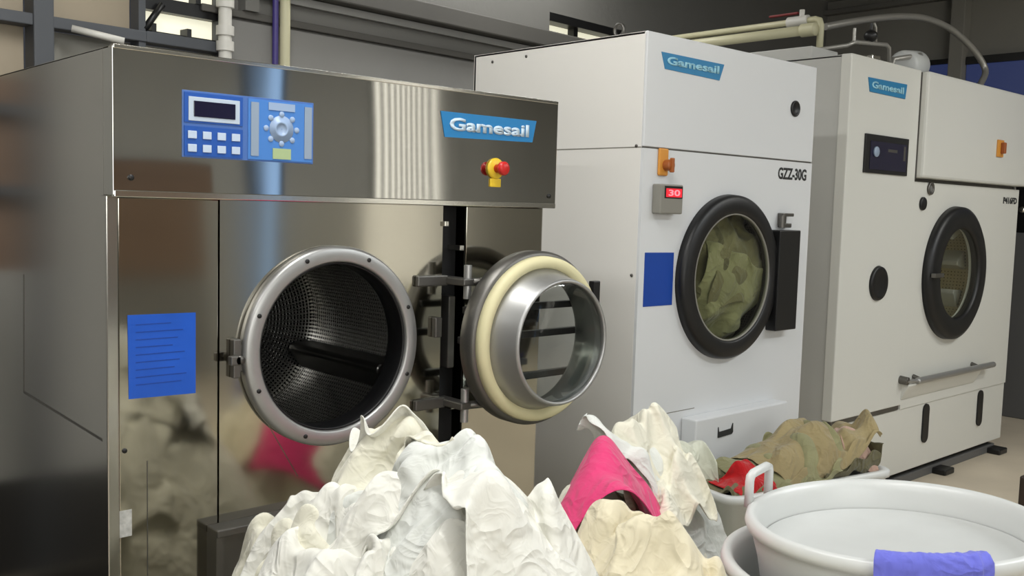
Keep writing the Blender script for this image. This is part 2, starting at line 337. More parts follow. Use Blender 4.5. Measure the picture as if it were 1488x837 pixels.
# ------------------------------------------------------------------ building helpers
ORG = {}                        # world origin of each object (children are built in world coordinates)
class MB:
    def __init__(s): s.bm = bmesh.new(); s.uv = None
    def _bevel(s, geom_v, w, seg=2):
        if w <= 0: return
        es = {e for v in geom_v for e in v.link_edges}
        bmesh.ops.bevel(s.bm, geom=list(es), offset=w, segments=seg, affect='EDGES', profile=.5)
    def box(s, x0, x1, y0, y1, z0, z1, b=0, mtx=None):
        r = bmesh.ops.create_cube(s.bm, size=1)['verts']
        for v in r:
            v.co = Vector(((x0 + x1) / 2 + v.co.x * (x1 - x0), (y0 + y1) / 2 + v.co.y * (y1 - y0), (z0 + z1) / 2 + v.co.z * (z1 - z0)))
            if mtx: v.co = mtx @ v.co
        s._bevel(r, b); return s
    def prism(s, pts, d, b=0):  # pts: loop of Vectors, d: extrusion Vector
        a = [s.bm.verts.new(p) for p in pts]; c = [s.bm.verts.new(Vector(p) + Vector(d)) for p in pts]
        n = len(a)
        s.bm.faces.new(a); s.bm.faces.new(c[::-1])
        for i in range(n): s.bm.faces.new((a[i], c[i], c[(i + 1) % n], a[(i + 1) % n]))
        s._bevel(a + c, b); return s
    def plate(s, pts, y0, y1, b=0):     # an outline in (x, z) standing up, from y0 back to y1
        return s.prism([Vector((x, y0, z)) for x, z in pts], (0, y1 - y0, 0), b)
    def lathe(s, prof, c, axis=(0, -1, 0), n=64, closed=False, smooth=True, arc=None, uv=False):
        # prof: list of (radius, distance along axis)
        A = Vector(axis).normalized(); E = A.orthogonal().normalized() if abs(A.y) < .9 else Vector((1, 0, 0)); E = (E - A * E.dot(A)).normalized(); G = A.cross(E)
        C = Vector(c); rings = []
        a0, a1 = arc or (0, 2 * PI); full = arc is None; cnt = n if full else n + 1
        if uv and s.uv is None: s.uv = s.bm.loops.layers.uv.new('UVMap')
        for r, d in prof:
            rings.append([s.bm.verts.new(C + A * d + (E * math.cos(a0 + (a1 - a0) * k / n) + G * math.sin(a0 + (a1 - a0) * k / n)) * r) for k in range(cnt)])
        idx = range(len(prof) if closed else len(prof) - 1)
        L = [0]
        for i in range(len(prof) - 1): L.append(L[-1] + math.hypot(prof[i + 1][0] - prof[i][0], prof[i + 1][1] - prof[i][1]))
        for i in idx:
            a, b = rings[i], rings[(i + 1) % len(rings)]
            for k in range(n):
                k2 = (k + 1) % cnt if full else k + 1
                f = s.bm.faces.new((a[k], a[k2], b[k2], b[k])); f.smooth = smooth
                if uv:
                    R = max(prof[i][0], prof[(i + 1) % len(prof)][0]); w = (a1 - a0) * R / n
                    for lp, (u, v) in zip(f.loops, ((k, L[i]), (k + 1, L[i]), (k + 1, L[i + 1]), (k, L[i + 1]))): lp[s.uv].uv = (u * w, v)
        return s
    def cyl(s, a, b, r, n=20, r2=None):
        a, b = Vector(a), Vector(b); d = (b - a); L = d.length; r2 = r if r2 is None else r2
        return s.lathe([(0.0001, 0), (r, 0), (r, .0001), (r2, L - .0001), (r2, L), (.0001, L)], a, d, n)
    def disc(s, c, r, d=.004, axis=(0, -1, 0), n=28): return s.lathe([(.0001, 0), (r, 0), (r, d * .7), (r * .93, d), (.0001, d)], c, axis, n)
    def ball(s, c, r, sc=(1, 1, 1)):
        r_ = bmesh.ops.create_uvsphere(s.bm, u_segments=18, v_segments=12, radius=1)['verts']
        for v in r_: v.co = Vector(c) + Vector((v.co.x * r * sc[0], v.co.y * r * sc[1], v.co.z * r * sc[2]))
        for v in r_:
            for f in v.link_faces: f.smooth = True
        return s
    def tube(s, pts, r, n=12, cap=True, sub=0):
        P = [Vector(p) for p in pts]
        if sub:                 # Catmull-Rom
            Q = []
            for i in range(len(P) - 1):
                p0, p1, p2, p3 = P[max(i - 1, 0)], P[i], P[i + 1], P[min(i + 2, len(P) - 1)]
                for k in range(sub):
                    t = k / sub
                    Q.append(.5 * ((2 * p1) + (p2 - p0) * t + (2 * p0 - 5 * p1 + 4 * p2 - p3) * t * t + (3 * p1 - p0 - 3 * p2 + p3) * t ** 3))
            P = Q + [P[-1]]
        T = [(P[min(i + 1, len(P) - 1)] - P[max(i - 1, 0)]).normalized() for i in range(len(P))]
        N = T[0].orthogonal().normalized(); rings = []
        for i, p in enumerate(P):
            N = (N - T[i] * N.dot(T[i])).normalized(); B = T[i].cross(N)
            rings.append([s.bm.verts.new(p + (N * math.cos(2 * PI * k / n) + B * math.sin(2 * PI * k / n)) * r) for k in range(n)])
        for i in range(len(P) - 1):
            for k in range(n):
                f = s.bm.faces.new((rings[i][k], rings[i][(k + 1) % n], rings[i + 1][(k + 1) % n], rings[i + 1][k])); f.smooth = True
        if cap: s.bm.faces.new(rings[0][::-1]); s.bm.faces.new(rings[-1])
        return s
    def build(s, name, m, parent=None, label=None):
        bmesh.ops.recalc_face_normals(s.bm, faces=s.bm.faces)
        o_ = ORG.get(parent.name, Vector()) if parent else Vector()
        if parent: bmesh.ops.translate(s.bm, verts=s.bm.verts, vec=-o_)
        me = bpy.data.meshes.new(name); s.bm.to_mesh(me); s.bm.free()
        me.materials.append(M[m] if isinstance(m, str) else m)
        o = bpy.data.objects.new(name, me); COL.objects.link(o)
        if parent: o.parent = parent
        ORG[o.name] = o_
        if label: o['label'] = label
        return o
def thing(name, loc, label, cat, group=None):
    o = bpy.data.objects.new(name, None); COL.objects.link(o); o.location = loc; o.empty_display_size = .1
    ORG[o.name] = Vector(loc); return tag(o, label, cat, group)
def tag(o, label, cat, group=None, kind=None):
    o['label'] = label; o['category'] = cat
    if group: o['group'] = group
    if kind: o['kind'] = kind
    return o
def rehome(o, loc):             # moves a single-mesh thing's origin to its base
    loc = Vector(loc); o.data.transform(Matrix.Translation(-loc)); o.location = loc; ORG[o.name] = loc; return o
def struct(o): o['kind'] = 'structure'; return o
def text_mesh(body, x0, x1, z0, z1, y, bold=.02, depth=.001, shear=0.0, slope=0.0):
    # lettering facing -Y that fills the given box
    cu = bpy.data.curves.new('lettering', 'FONT'); cu.body = body; cu.size = 1; cu.offset = bold; cu.resolution_u = 3; cu.shear = shear
    o = bpy.data.objects.new('lettering', cu); COL.objects.link(o)
    dg = bpy.context.evaluated_depsgraph_get(); me = bpy.data.meshes.new_from_object(o.evaluated_get(dg))
    bpy.data.objects.remove(o); bpy.data.curves.remove(cu)
    mb = MB(); mb.bm.from_mesh(me); bpy.data.meshes.remove(me)
    xs = [v.co.x for v in mb.bm.verts]; ys = [v.co.y for v in mb.bm.verts]
    a, b, c, d = min(xs), max(xs), min(ys), max(ys)
    for v in mb.bm.verts:
        t = (v.co.x - a) / (b - a)
        v.co = Vector((x0 + t * (x1 - x0), y, z0 + (v.co.y - c) / (d - c) * (z1 - z0) + slope * t))
    r = bmesh.ops.extrude_face_region(mb.bm, geom=list(mb.bm.faces))
    for g in r['geom']:
        if isinstance(g, bmesh.types.BMVert): g.co.y += depth
    return mb
def logo(parent, tl, tr, br, bl, y, m, mt, txt='Gamesail'):
    # company plate: wider at the top than at the foot
    s = MB().plate([tl, tr, br, bl], y - .002, y + .004).build('brand_plate', m, parent)
    w = tr[0] - tl[0]; h = tl[1] - bl[1]
    text_mesh(txt, tl[0] + w * .085, tr[0] - w * .085, bl[1] + h * .28, tl[1] - h * .2, y - .004, .035).build('lettering', mt, s)
    return s

# ------------------------------------------------------------------ the room
X0_ = .8256
struct(MB().box(-3.2, 8.2, -3.2, 5.2, FL - .1, FL).build('floor', 'tile'))
struct(MB().box(-3.2, 8.2, -3.2, 5.2, 3.25, 3.35).build('ceiling', 'ceil'))
struct(MB().box(7.9, 8.1, -3.2, 4.65, FL, 3.25).build('wall_right', 'wall_dark'))
struct(MB().box(-3.2, -3.0, -3.2, 5.0, FL, 3.25).build('wall_left', 'wall_low'))
struct(MB().box(-3.2, 8.1, -3.2, -3.0, FL, 3.25).build('wall_front', 'wall_pale'))
struct(MB().box(-2.6, X0_ - .02, 1.2, 3.9, FL - .01, FL + .004).build('floor', 'darkfloor'))  # added dark tone for shaded floor, mirrored in the washer's side
BM = Matrix.Translation(BW0) @ Matrix.Rotation(BWA, 4, 'Z')      # local x along the back wall, local -y into the room
def bwbox(mb, s0, s1, d0, d1, z0, z1, b=0): return mb.box(s0, s1, -d1, -d0, z0, z1, b, BM)
sL = bw(318, 60)[0]             # where the plastered wall begins (left of it: steel framed glazing)
wx0, wz0 = bw(798, 47); wx1, wz1 = bw(905, 45)
wz1 = bw(798, 17)[1]
mb = MB()
bwbox(mb, sL, wx0, -.18, 0, FL, 3.25); bwbox(mb, wx0, wx1, -.18, 0, FL, wz0); bwbox(mb, wx0, wx1, -.18, 0, wz1, 3.25); bwbox(mb, wx1, .62, -.18, 0, FL, 3.25)
struct(mb.build('wall_back', 'wall'))
# narrow window high in the back wall
mb = MB(); bwbox(mb, wx0, wx1, -.12, -.11, wz0, wz1); w = struct(mb.build('window_1', 'winglow'))
mb = MB(); xm = bw(846, 40)[0]
bwbox(mb, xm - .02, xm + .02, -.1, -.05, wz0, wz1); bwbox(mb, wx0, wx1, -.1, .0, wz1 - .05, wz1); mb.build('window_frame', 'blackmetal', w)
# ledges and beam along the back wall
zb = (bw(470, 0)[1] + bw(790, 54)[1]) / 2
mb = MB(); bwbox(mb, sL, wx0 + .55, 0, .10, zb - .045, zb + .05, .008); struct(mb.build('trim_1', 'ledge'))
mb = MB(); bwbox(mb, sL, wx0 - .1, 0, .04, zb - .085, zb - .05); struct(mb.build('trim_2', 'wall_low'))
zl = (bw(330, 14)[1] + bw(685, 86)[1]) / 2
mb = MB(); bwbox(mb, sL - .1, wx0 - .1, 0, .035, zl - .02, zl + .012, .004); struct(mb.build('trim_3', 'ledge'))
mb = MB(); bwbox(mb, sL, wx0 - .1, 0, .015, FL, zl - .03); struct(mb.build('trim_4', 'wall_low'))
a, z_ = bw(356, 10)
mb = MB(); bwbox(mb, a - .035, a + .035, 0, .06, zl + .012, zb - .09); struct(mb.build('trim_5', 'wall'))
# steel framed glazing left of the plaster: posts, rails, boards and lit panes
glz = MB(); p0 = bw(38, 20)[0]; p1 = bw(68, 20)[0]
rail_t = (bw(193, 37)[1] + bw(68, 26)[1]) / 2 - .012; rail_w = bw(270, 57)[1]; rail_b = bw(68, 43)[1]
sP = (.42 - 7.3) / math.cos(BWA); posts = [p0]; bwbox(glz, sP, sP + .09, -.02, .07, FL, 3.25, .006)
for p in posts: bwbox(glz, p, p + (p1 - p0), -.02, .07, FL, 3.25, .006)
q0, q1 = bw(193, 20)[0], bw(203, 20)[0]; e0, e1 = bw(313, 60)[0], bw(325, 60)[0]
bwbox(glz, q0, q1, -.02, .05, FL, 3.25); bwbox(glz, e0, e1, -.02, .05, FL, 3.25)
bwbox(glz, sP, q1, -.02, .06, rail_b, rail_t, .004); bwbox(glz, q1, e1, -.02, .06, rail_b, rail_w, .004)
for dz in (.32, .62): bwbox(glz, sP, e1, -.02, .03, rail_b - dz - .02, rail_b - dz + .02)
bwbox(glz, sP, e1, -.02, .04, 2.72, 2.82)
struct(glz.build('trim_6', 'frame'))
mb = MB(); bwbox(mb, p1, q0, -.06, -.03, rail_t, 3.25); bwbox(mb, sP, p0, -.06, -.03, rail_b - .2, 3.25); struct(mb.build('window_2', 'tan'))
mb = MB(); bwbox(mb, sP, p0, -.06, -.03, 1.1, rail_b - .2); bwbox(mb, p1, e0, -.06, -.03, 1.1, rail_b - .16); struct(mb.build('trim_7', 'brownboard'))
mb = MB(); bwbox(mb, sP - 4.2, sP, -.06, .0, .3, 3.25); bwbox(mb, sP, e0, -.06, .0, .3, 1.1); struct(mb.build('wall_back', 'wall_pale'))
mb = MB(); bwbox(mb, sP - 4.2, e0, -.06, .012, FL, .3); struct(mb.build('baseboard_back', 'darkfloor'))
mb = MB(); bwbox(mb, p1, e0, -.06, -.03, rail_b - .16, rail_b - .0); struct(mb.build('window_5', 'greybox'))
mb = MB(); bwbox(mb, q1, e0, -.06, -.03, rail_w - .01, 3.25); w = struct(mb.build('window_3', 'winglow'))
fr = MB(); zt = bw(204, 4)[1]; zt2 = bw(300, 20)[1]
zz = (zt + zt2) / 2
bwbox(fr, q1, e0, -.03, .02, zz - .025, zz + .03); bwbox(fr, q1, e0, -.03, .01, rail_w - .01, rail_w + .012)
for pxx in (283,): bwbox(fr, bw(pxx, 10)[0] - .012, bw(pxx, 10)[0] + .012, -.03, .03, zz + .03, zz + .06)
for pxx, pyy in ((219, 46), (270, 52)): bwbox(fr, bw(pxx, pyy)[0] - .01, bw(pxx, pyy)[0] + .01, -.03, .03, rail_w, rail_w + .04)
A = bw(203, 44); B = bw(229, 8)
fr.tube([BM @ Vector((A[0], -.04, A[1])), BM @ Vector((B[0], -.04, B[1]))], .014, 8)
fr.build('window_frame', 'blackmetal', w)
# dusk-blue windows and a pilaster on the right wall
yc = hit(1399, 60, 'X', 7.9).y
wt = hit(1430, 84, 'X', 7.9).z
w = struct(MB().box(7.86, 7.90, 1.2, yc - .06, wt - .75, wt).build('window_4', 'blueglow'))
MB().box(7.84, 7.89, 1.2, yc - .06, wt - .05, wt + .01).box(7.84, 7.88, 2.3, 2.34, wt - .75, wt).build('window_frame', 'blackmetal', w)
w = struct(MB().box(7.86, 7.90, yc + .06, hit(1345, 90, 'X', 7.9).y, wt - .75, wt).build('window_6', 'blueglow'))
MB().box(7.84, 7.89, yc + .06, hit(1345, 90, 'X', 7.9).y, wt - .03, wt + .01).build('window_frame', 'blackmetal', w)
struct(MB().box(7.78, 7.90, yc - .055, yc + .055, FL, 3.25, .006).build('trim_8', 'wall_dark'))
a = hit(1197, 20, 'X', 7.85); b = hit(1362, 0, 'X', 7.85)
struct(MB().box(7.82, 7.90, -3, a.y + .1, (a.z + b.z) / 2 - .012, (a.z + b.z) / 2 + .03, .006).build('trim_9', 'wall'))
# the side of the room behind the photographer, which the polished steel mirrors
w = struct(MB().box(4.02, 4.15, -3.0, -2.98, .3, 2.7).build('window_7', 'bluedoor'))
MB().box(3.98, 4.02, -3.0, -2.95, .28, 2.74).box(4.15, 4.19, -3.0, -2.95, .28, 2.74).box(4.02, 4.15, -3.0, -2.95, 2.7, 2.74).build('window_frame', 'frame', w)
w = struct(MB().box(4.95, 6.0, -3.0, -2.98, .6, 2.85).build('window_8', 'louvre'))
mb = MB()
for k in range(11): mb.box(4.95 + k * .105 - .027, 4.95 + k * .105 + .027, -3.0, -2.965, .58, 2.87)
mb.build('window_frame', 'ledge', w)
w = struct(MB().box(-1.9, 1.5, -3.0, -2.98, 1.2, 2.7).build('fill_panel', 'louvre'))  # added glowing panel behind the camera, goes with the fill light
mb = MB()
for k in range(5): mb.box(-1.93 + k * .85, -1.87 + k * .85, -3.0, -2.95, 1.17, 2.73)
mb.build('window_frame', 'frame', w)  # bars across the added glowing panel
struct(MB().box(2.3, 3.6, -3.0, -2.96, .75, 1.65, .01).box(-2.6, 2.1, -3.0, -2.96, .75, 1.15, .01).build('trim_10', 'brownboard'))
struct(MB().box(-2.9, 3.6, -3.0, -2.95, FL, .72, .01).build('baseboard_front', 'wall_low'))

# ------------------------------------------------------------------ washer
HY, WY = 2.24, 2.285            # front planes: control hood, door panels
X0, X1 = .8256, 2.2377; ZT, ZH = 1.7317, 1.397; WB = 3.5
W = thing('washing_machine', (1.53, 2.9, FL), 'large stainless steel front-loading washer with its round door swung open', 'washing machine')
def hp(px, py, y=HY): q = hit(px, py, 'Y', y); return q.x, q.z
cx, cz = 1.432, 1.002           # door opening
# carcass: sides, top, back, base
mb = MB()
mb.box(X0, X0 + .012, WY + .012, WB, FL + .05, ZT - .001).box(X1 - .012, X1, WY + .012, WB, FL + .05, ZT - .001).box(X0, X1, WB - .012, WB, FL + .05, ZT - .001)
mb.box(X0 + .03, X1 - .03, WY + .03, WB - .03, FL, FL + .05)
mb.build('cabinet', 'side_steel', W)
MB().box(X0, X1, HY + .02, WB, ZT - .006, ZT, .002).build('top_panel', 'side_steel', W)
MB().box(X0 - .001, X0 + .027, WY - .004, WY + .03, FL + .05, ZH, .003).build('corner_post', 'side_steel', W)
# groove in the left side panel
g = [(2.905, 1.167), (2.92, .835), (2.311, .818)]
for (ya, za), (yb, zb_) in ((g[0], g[1]), (g[1], g[2])):
    MB().prism([Vector((X0 - .001, ya, za - .003)), Vector((X0 - .001, yb, zb_ - .003)), Vector((X0 - .001, yb + .004, zb_ + .003)), Vector((X0 - .001, ya + .004, za + .003))], (.002, 0, 0)).build('panel_seam', 'dull', W)
sx = hp(318, 450, WY)[0]; g0 = hp(642, 400, WY)[0]; g1 = hp(676, 400, WY)[0]
MB().box(X0 + .028, sx - .002, WY, WY + .01, FL + .05, ZH - .005, .002).build('side_front_panel', 'steel', W)
def holed_panel(x0, x1, z0, z1, c, r, y0, y1, n=72):
    # a plate with a round hole: the plate's edge is met ray by ray from the hole's centre
    m = MB(); inn, out = [], []
    for k in range(n):
        a = 2 * PI * k / n; d = (math.cos(a), math.sin(a))
        t = min(((x1 if d[0] > 0 else x0) - c[0]) / d[0] if abs(d[0]) > 1e-6 else 9, ((z1 if d[1] > 0 else z0) - c[1]) / d[1] if abs(d[1]) > 1e-6 else 9)
        inn.append((c[0] + r * d[0], c[1] + r * d[1])); out.append((c[0] + t * d[0], c[1] + t * d[1]))
    cr = [(x0, z0), (x1, z0), (x1, z1), (x0, z1)]
    for q in cr:                # snap the nearest outline points onto the corners
        i = min(range(n), key=lambda i: (out[i][0] - q[0]) ** 2 + (out[i][1] - q[1]) ** 2); out[i] = q
    R = []
    for y in (y0, y1): R.append(([m.bm.verts.new((x, y, z)) for x, z in inn], [m.bm.verts.new((x, y, z)) for x, z in out]))
    for k in range(n):
        j = (k + 1) % n
        m.bm.faces.new((R[0][0][k], R[0][0][j], R[0][1][j], R[0][1][k])); m.bm.faces.new((R[1][0][k], R[1][1][k], R[1][1][j], R[1][0][j]))
        m.bm.faces.new((R[0][0][k], R[1][0][k], R[1][0][j], R[0][0][j])); m.bm.faces.new((R[0][1][k], R[0][1][j], R[1][1][j], R[1][1][k]))
    return m
holed_panel(sx + .002, g0, FL + .05, ZH - .005, (cx, cz), .235, WY, WY + .01).build('door_panel', 'steel', W)
MB().box(g0, g1, WY + .05, WY + .06, FL + .05, ZH + .02).build('hinge_recess', 'dark', W)
MB().box(g1, X1 - .012, WY, WY + .01, FL + .05, ZH - .005, .002).build('hinge_side_panel', 'steel', W)
# opening: flange, bolts, drum
ring = MB().lathe([(.234, .0), (.274, .0), (.275, .018), (.271, .028), (.266, .031), (.236, .034), (.231, .030), (.231, -.03), (.234, -.03)], (cx, WY, cz), n=96, closed=True).build('door_ring', 'satin', W)
for k in range(8):
    a = 2 * PI * (k + .5) / 8; MB().disc((cx + .254 * math.cos(a), WY - .031, cz + .254 * math.sin(a)), .006, .004).build('bolt', 'blackmetal', ring)
MB().lathe([(.231, .02), (.228, .026), (.224, .02), (.224, -.05), (.232, -.06)], (cx, WY, cz), n=80, closed=True).build('rubber_seal', 'black', ring)
DR, DD = .31, .62
drum = MB().lathe([(.225, -.05), (.24, -.06), (DR, -.08), (DR, -DD)], (cx, WY, cz), n=120, uv=True).build('drum', 'perf', W)
MB().lathe([(DR, -DD), (.12, -DD), (.11, -DD + .02), (.0001, -DD + .02)], (cx, WY, cz), n=80, uv=True).build('drum_back', 'perf', drum)
for k in range(3):
    a = math.radians(-24 + 120 * k); mb = MB()
    e = Vector((math.cos(a), 0, math.sin(a))); t = Vector((-math.sin(a), 0, math.cos(a))); C = Vector((cx, 0, cz))
    P = [C + e * (DR + .0) + t * .05, C + e * (DR - .07) + t * .014, C + e * (DR - .075), C + e * (DR - .07) - t * .014, C + e * (DR + .0) - t * .05]
    mb.prism([p + Vector((0, WY + .09, 0)) for p in P], (0, DD - .1, 0), .006).build('lifter', 'drum', drum)
# drip apron below the ring
za = cz - .262
mb = MB(); N_ = 25; top_, out_ = [], []
leg_ = [(cx - .237, cz - .115), (cx - .10, cz - .35), (cx + .10, cz - .35), (cx + .237, cz - .115)]
for k in range(N_):
    u = k / (N_ - 1); q = math.radians(205 + 130 * u); top_.append(mb.bm.verts.new((cx + .262 * math.cos(q), WY - .004, cz + .262 * math.sin(q))))
    i = min(int(u * 3), 2); f_ = u * 3 - i; out_.append(mb.bm.verts.new((leg_[i][0] + (leg_[i + 1][0] - leg_[i][0]) * f_, WY - .004, leg_[i][1] + (leg_[i + 1][1] - leg_[i][1]) * f_ - .001)))
for k in range(N_ - 1): mb.bm.faces.new((top_[k], top_[k + 1], out_[k + 1], out_[k]))
for v in [g for g in bmesh.ops.extrude_face_region(mb.bm, geom=list(mb.bm.faces))['geom'] if isinstance(g, bmesh.types.BMVert)]: v.co.y += .004
mb.build('drip_apron', 'steel', W)
# latch left of the ring
lx, lz = hp(338, 520, WY)
mb = MB().box(lx - .008, lx + .012, WY - .022, WY, lz - .05, lz + .05, .003).box(lx + .012, lx + .03, WY - .014, WY, lz - .035, lz + .035, .003)
mb.cyl((lx - .002, WY - .02, lz), (lx - .002, WY - .05, lz), .012).box(lx - .028, lx, WY - .05, WY - .03, lz - .012, lz + .012, .003)
mb.build('door_latch', 'dull', W)
# lower ledge of the base
ex, ez = hp(316, 772, WY - .06)
MB().box(ex, g0 - .02, WY - .06, WY, ez - .02, ez, .003).box(ex, ex + .02, WY - .055, WY, FL + .05, ez - .018).box(ex + .02, g0 - .02, WY - .03, WY, FL + .05, ez - .02).build('base_ledge', 'dull', W)
# control hood
holex, holez = hp(190, 258)
hood = MB().box(X0, X1, HY, WY + .012, ZH, ZT - .0005, .0015).build('control_hood', 'hood_steel', W)
MB().box(X0 + .002, X1 - .002, HY - .003, HY + .012, ZT - .007, ZT + .003, .0015).build('top_trim', 'bright_steel', hood)
MB().box(X0 + .002, X1 - .002, HY - .004, HY + .014, ZH - .004, ZH + .012, .002).build('bottom_trim', 'bright_steel', hood)
for q in ((holex, HY, holez), (X1 - .03, HY, ZH + .035)): MB().disc(q, .007, .004).build('screw', 'blackmetal', hood)
# keypad and programme chart
ku0, kz1 = hp(264, 130); ku1 = hp(455, 150)[0]; kz0 = hp(264, 228)[1]
kw, kh = ku1 - ku0, kz1 - kz0
def kr(mb, u0, u1, v0, v1, lift, b=0): return mb.box(ku0 + kw * u0, ku0 + kw * u1, HY - lift, HY - lift + .003, kz1 - kh * v1, kz1 - kh * v0, b)
pad = kr(MB(), 0, 1, 0, 1, .003, .001).build('control_panel', 'pad_frame', W)
for v0, v1 in ((.03, .475), (.53, .975)): mb = MB(); kr(mb, .012, .435, v0, v1, .005); mb.build('keypad_field', 'pad', pad)
mb = MB(); kr(mb, .475, .985, .03, .975, .005); mb.build('programme_chart', 'padlight', pad)
mb = MB(); kr(mb, .04, .41, .09, .45, .007, .001); mb.build('display_frame', 'frame_white', pad)
mb = MB(); kr(mb, .075, .375, .15, .385, .009, .001); mb.build('display', 'lcd', pad)
first = None
for r in range(2):
    for c in range(4):
        mb = MB(); u = .035 + c * .105; v = .6 + r * .2
        kr(mb, u, u + .062, v, v + .115, .008, .001); mb.build('button', 'key', pad)
for u0, u1 in ((.495, .555), (.92, .98)): mb = MB(); kr(mb, u0, u1, .08, .92, .007); mb.build('chart_strip', 'padgrey', pad)
mb = MB(); kr(mb, .63, .84, .06, .18, .007); mb.build('chart_heading', 'padpale', pad)
mb = MB(); c_ = Vector((ku0 + kw * .735, HY - .004, kz1 - kh * .47))
mb.lathe([(.001, .002), (.014, .002), (.014, .003), (.02, .003), (.02, .002), (.034, .002), (.034, .001), (.02, .0)], c_, n=24)
dial = mb.build('chart_dial', 'padpale', pad)
for k in range(8):
    a = 2 * PI * k / 8; MB().disc(c_ + Vector((.043 * math.cos(a), 0, .037 * math.sin(a))), .0075, .003, n=12).build('dial_mark', 'padpale', pad)
mb = MB(); kr(mb, .665, .81, .78, .95, .007); mb.build('chart_note', 'padyel', pad)
# company plate and emergency stop
logo(W, hp(640, 161), hp(779, 176), hp(773, 207), hp(646, 199), HY, 'logo', 'logotext')
x, z = hp(719, 245)
es = MB().lathe([(.001, .002), (.03, .002), (.032, .0), (.032, .006), (.028, .01), (.001, .01)], (x, HY, z), n=32).box(x - .02, x + .022, HY - .006, HY, z - .056, z - .03, .002).build('emergency_stop', 'yellow', W)
MB().lathe([(.001, .05), (.016, .05), (.021, .044), (.021, .034), (.013, .03), (.013, .008), (.001, .008)], (x, HY, z), n=28).build('stop_knob', 'red', es)
# notices and stickers on the door panels
a, b = hp(185, 458, WY), hp(284, 454, WY); c, d = hp(284, 571, WY), hp(187, 580, WY)
s = MB().plate([a, b, c, d], WY - .0015, WY).build('notice', 'blue', W, 'blue notice sheet')
for k in range(9):
    t = .12 + k * .09; u0 = .1; u1 = .62 + .26 * ((k * 37) % 10) / 10
    xx = lambda u: d[0] + (c[0] - d[0]) * u
    zz_ = a[1] + (d[1] - a[1]) * t
    MB().box(xx(u0), xx(u1), WY - .0021, WY - .0014, zz_ - .0012, zz_ + .0012).build('printed_line', 'navyblue', s)
x, z = hp(178, 763, WY)
MB().box(x - .016, x + .022, WY - .001, WY + .001, z - .03, z + .035).build('rating_sticker', 'sticker', W)
for px, py in ((181, 655), (311, 797)):
    x, z = hp(px, py, WY); MB().disc((x, WY + .001, z), .006, .004).build('screw', 'blackmetal', W)
x = hp(214, 700, WY)[0]; MB().box(x - .0012, x + .0012, WY - .0008, WY + .001, FL + .06, .76).build('panel_seam', 'dull', W)
# hinge bracket in and beside the recess
for z in (1.17, .80):
    hb = MB().box(g0 - .10, g0 + .012, WY - .016, WY, z - .016, z + .016, .004).build('hinge_bracket', 'dull', W)
    MB().box(g0 + .004, g0 + .045, WY - .10, WY + .03, z - .011, z + .011, .004).build('hinge_lug', 'dull', hb)
    MB().cyl((g0 + .03, WY - .085, z - .05), (g0 + .03, WY - .085, z + .05), .012).build('hinge_pin', 'satin', hb)
MB().box(g0 - .035, g0 - .010, WY - .02, WY, 1.0, 1.06, .003).build('latch_plate', 'dull', W)
MB().box(g0 + .03, g0 + .055, WY - .0, WY + .05, .90, 1.12, .003).build('hinge_bar', 'dull', W)
for px, py in ((646, 325), (668, 360), (655, 590)):
    x, z = hp(px, py, WY); MB().box(x - .008, x + .008, WY - .012, WY + .05, z - .008, z + .008, .002).build('hinge_bolt', 'bright_steel', W)
# the open door, swung round so its inner face looks out
dx, dz = 2.052, .998
door = MB().lathe([(.222, .0), (.262, .0), (.266, .006), (.266, .05), (.258, .058), (.222, .058)], (dx, 2.165, dz), n=96, closed=True).build('door', 'dull', W)
MB().lathe([(.252, .056), (.25, .078), (.24, .088), (.222, .086), (.212, .07), (.21, .05)], (dx, 2.165, dz), n=96, closed=True).build('door_gasket', 'cream', door)
MB().lathe([(.224, .02), (.216, .074), (.206, .088), (.190, .158), (.187, .166), (.181, .168), (.177, .163), (.180, .15), (.194, .08), (.2, .02)], (dx, 2.165, dz), n=96, closed=True).build('glass_rim', 'satin', door)
MB().lathe([(.196, .03), (.184, .12), (.179, .152), (.172, .158), (.08, .163), (.0001, .164)], (dx, 2.165, dz), n=96).build('door_glass', 'glass', door)
for py in (441, 480, 538):
    z = hp(815, py, 2.19)[1]
    MB().box(dx - math.sqrt(max(.262 ** 2 - (z - dz) ** 2, 0)) + .01, dx + math.sqrt(max(.262 ** 2 - (z - dz) ** 2, 0)) - .01, 2.17, 2.19, z - .011, z + .011, .003).build('guard_bar', 'blackmetal', door)
xv = hp(858, 490, 2.19)[0]; MB().box(xv - .016, xv + .016, 2.168, 2.192, dz - .16, dz + .16, .003).build('guard_bar', 'blackmetal', door)
z0_ = hp(872, 460, 2.15)[1]
MB().box(dx + .25, dx + .285, 2.12, 2.19, z0_ - .04, z0_ + .06, .005).cyl((dx + .285, 2.15, z0_ - .025), (dx + .305, 2.15, z0_ - .025), .014).build('latch_handle', 'blackmetal', door)
for z in (1.17, .80):
    t = math.sqrt(.25 ** 2 - (z - dz) ** 2)
    MB().tube([(g0 + .03, WY - .085, z), (g0 + .07, 2.19, z), (dx - t + .04, 2.178, z)], .012, 10).build('hinge_arm', 'dull', door)

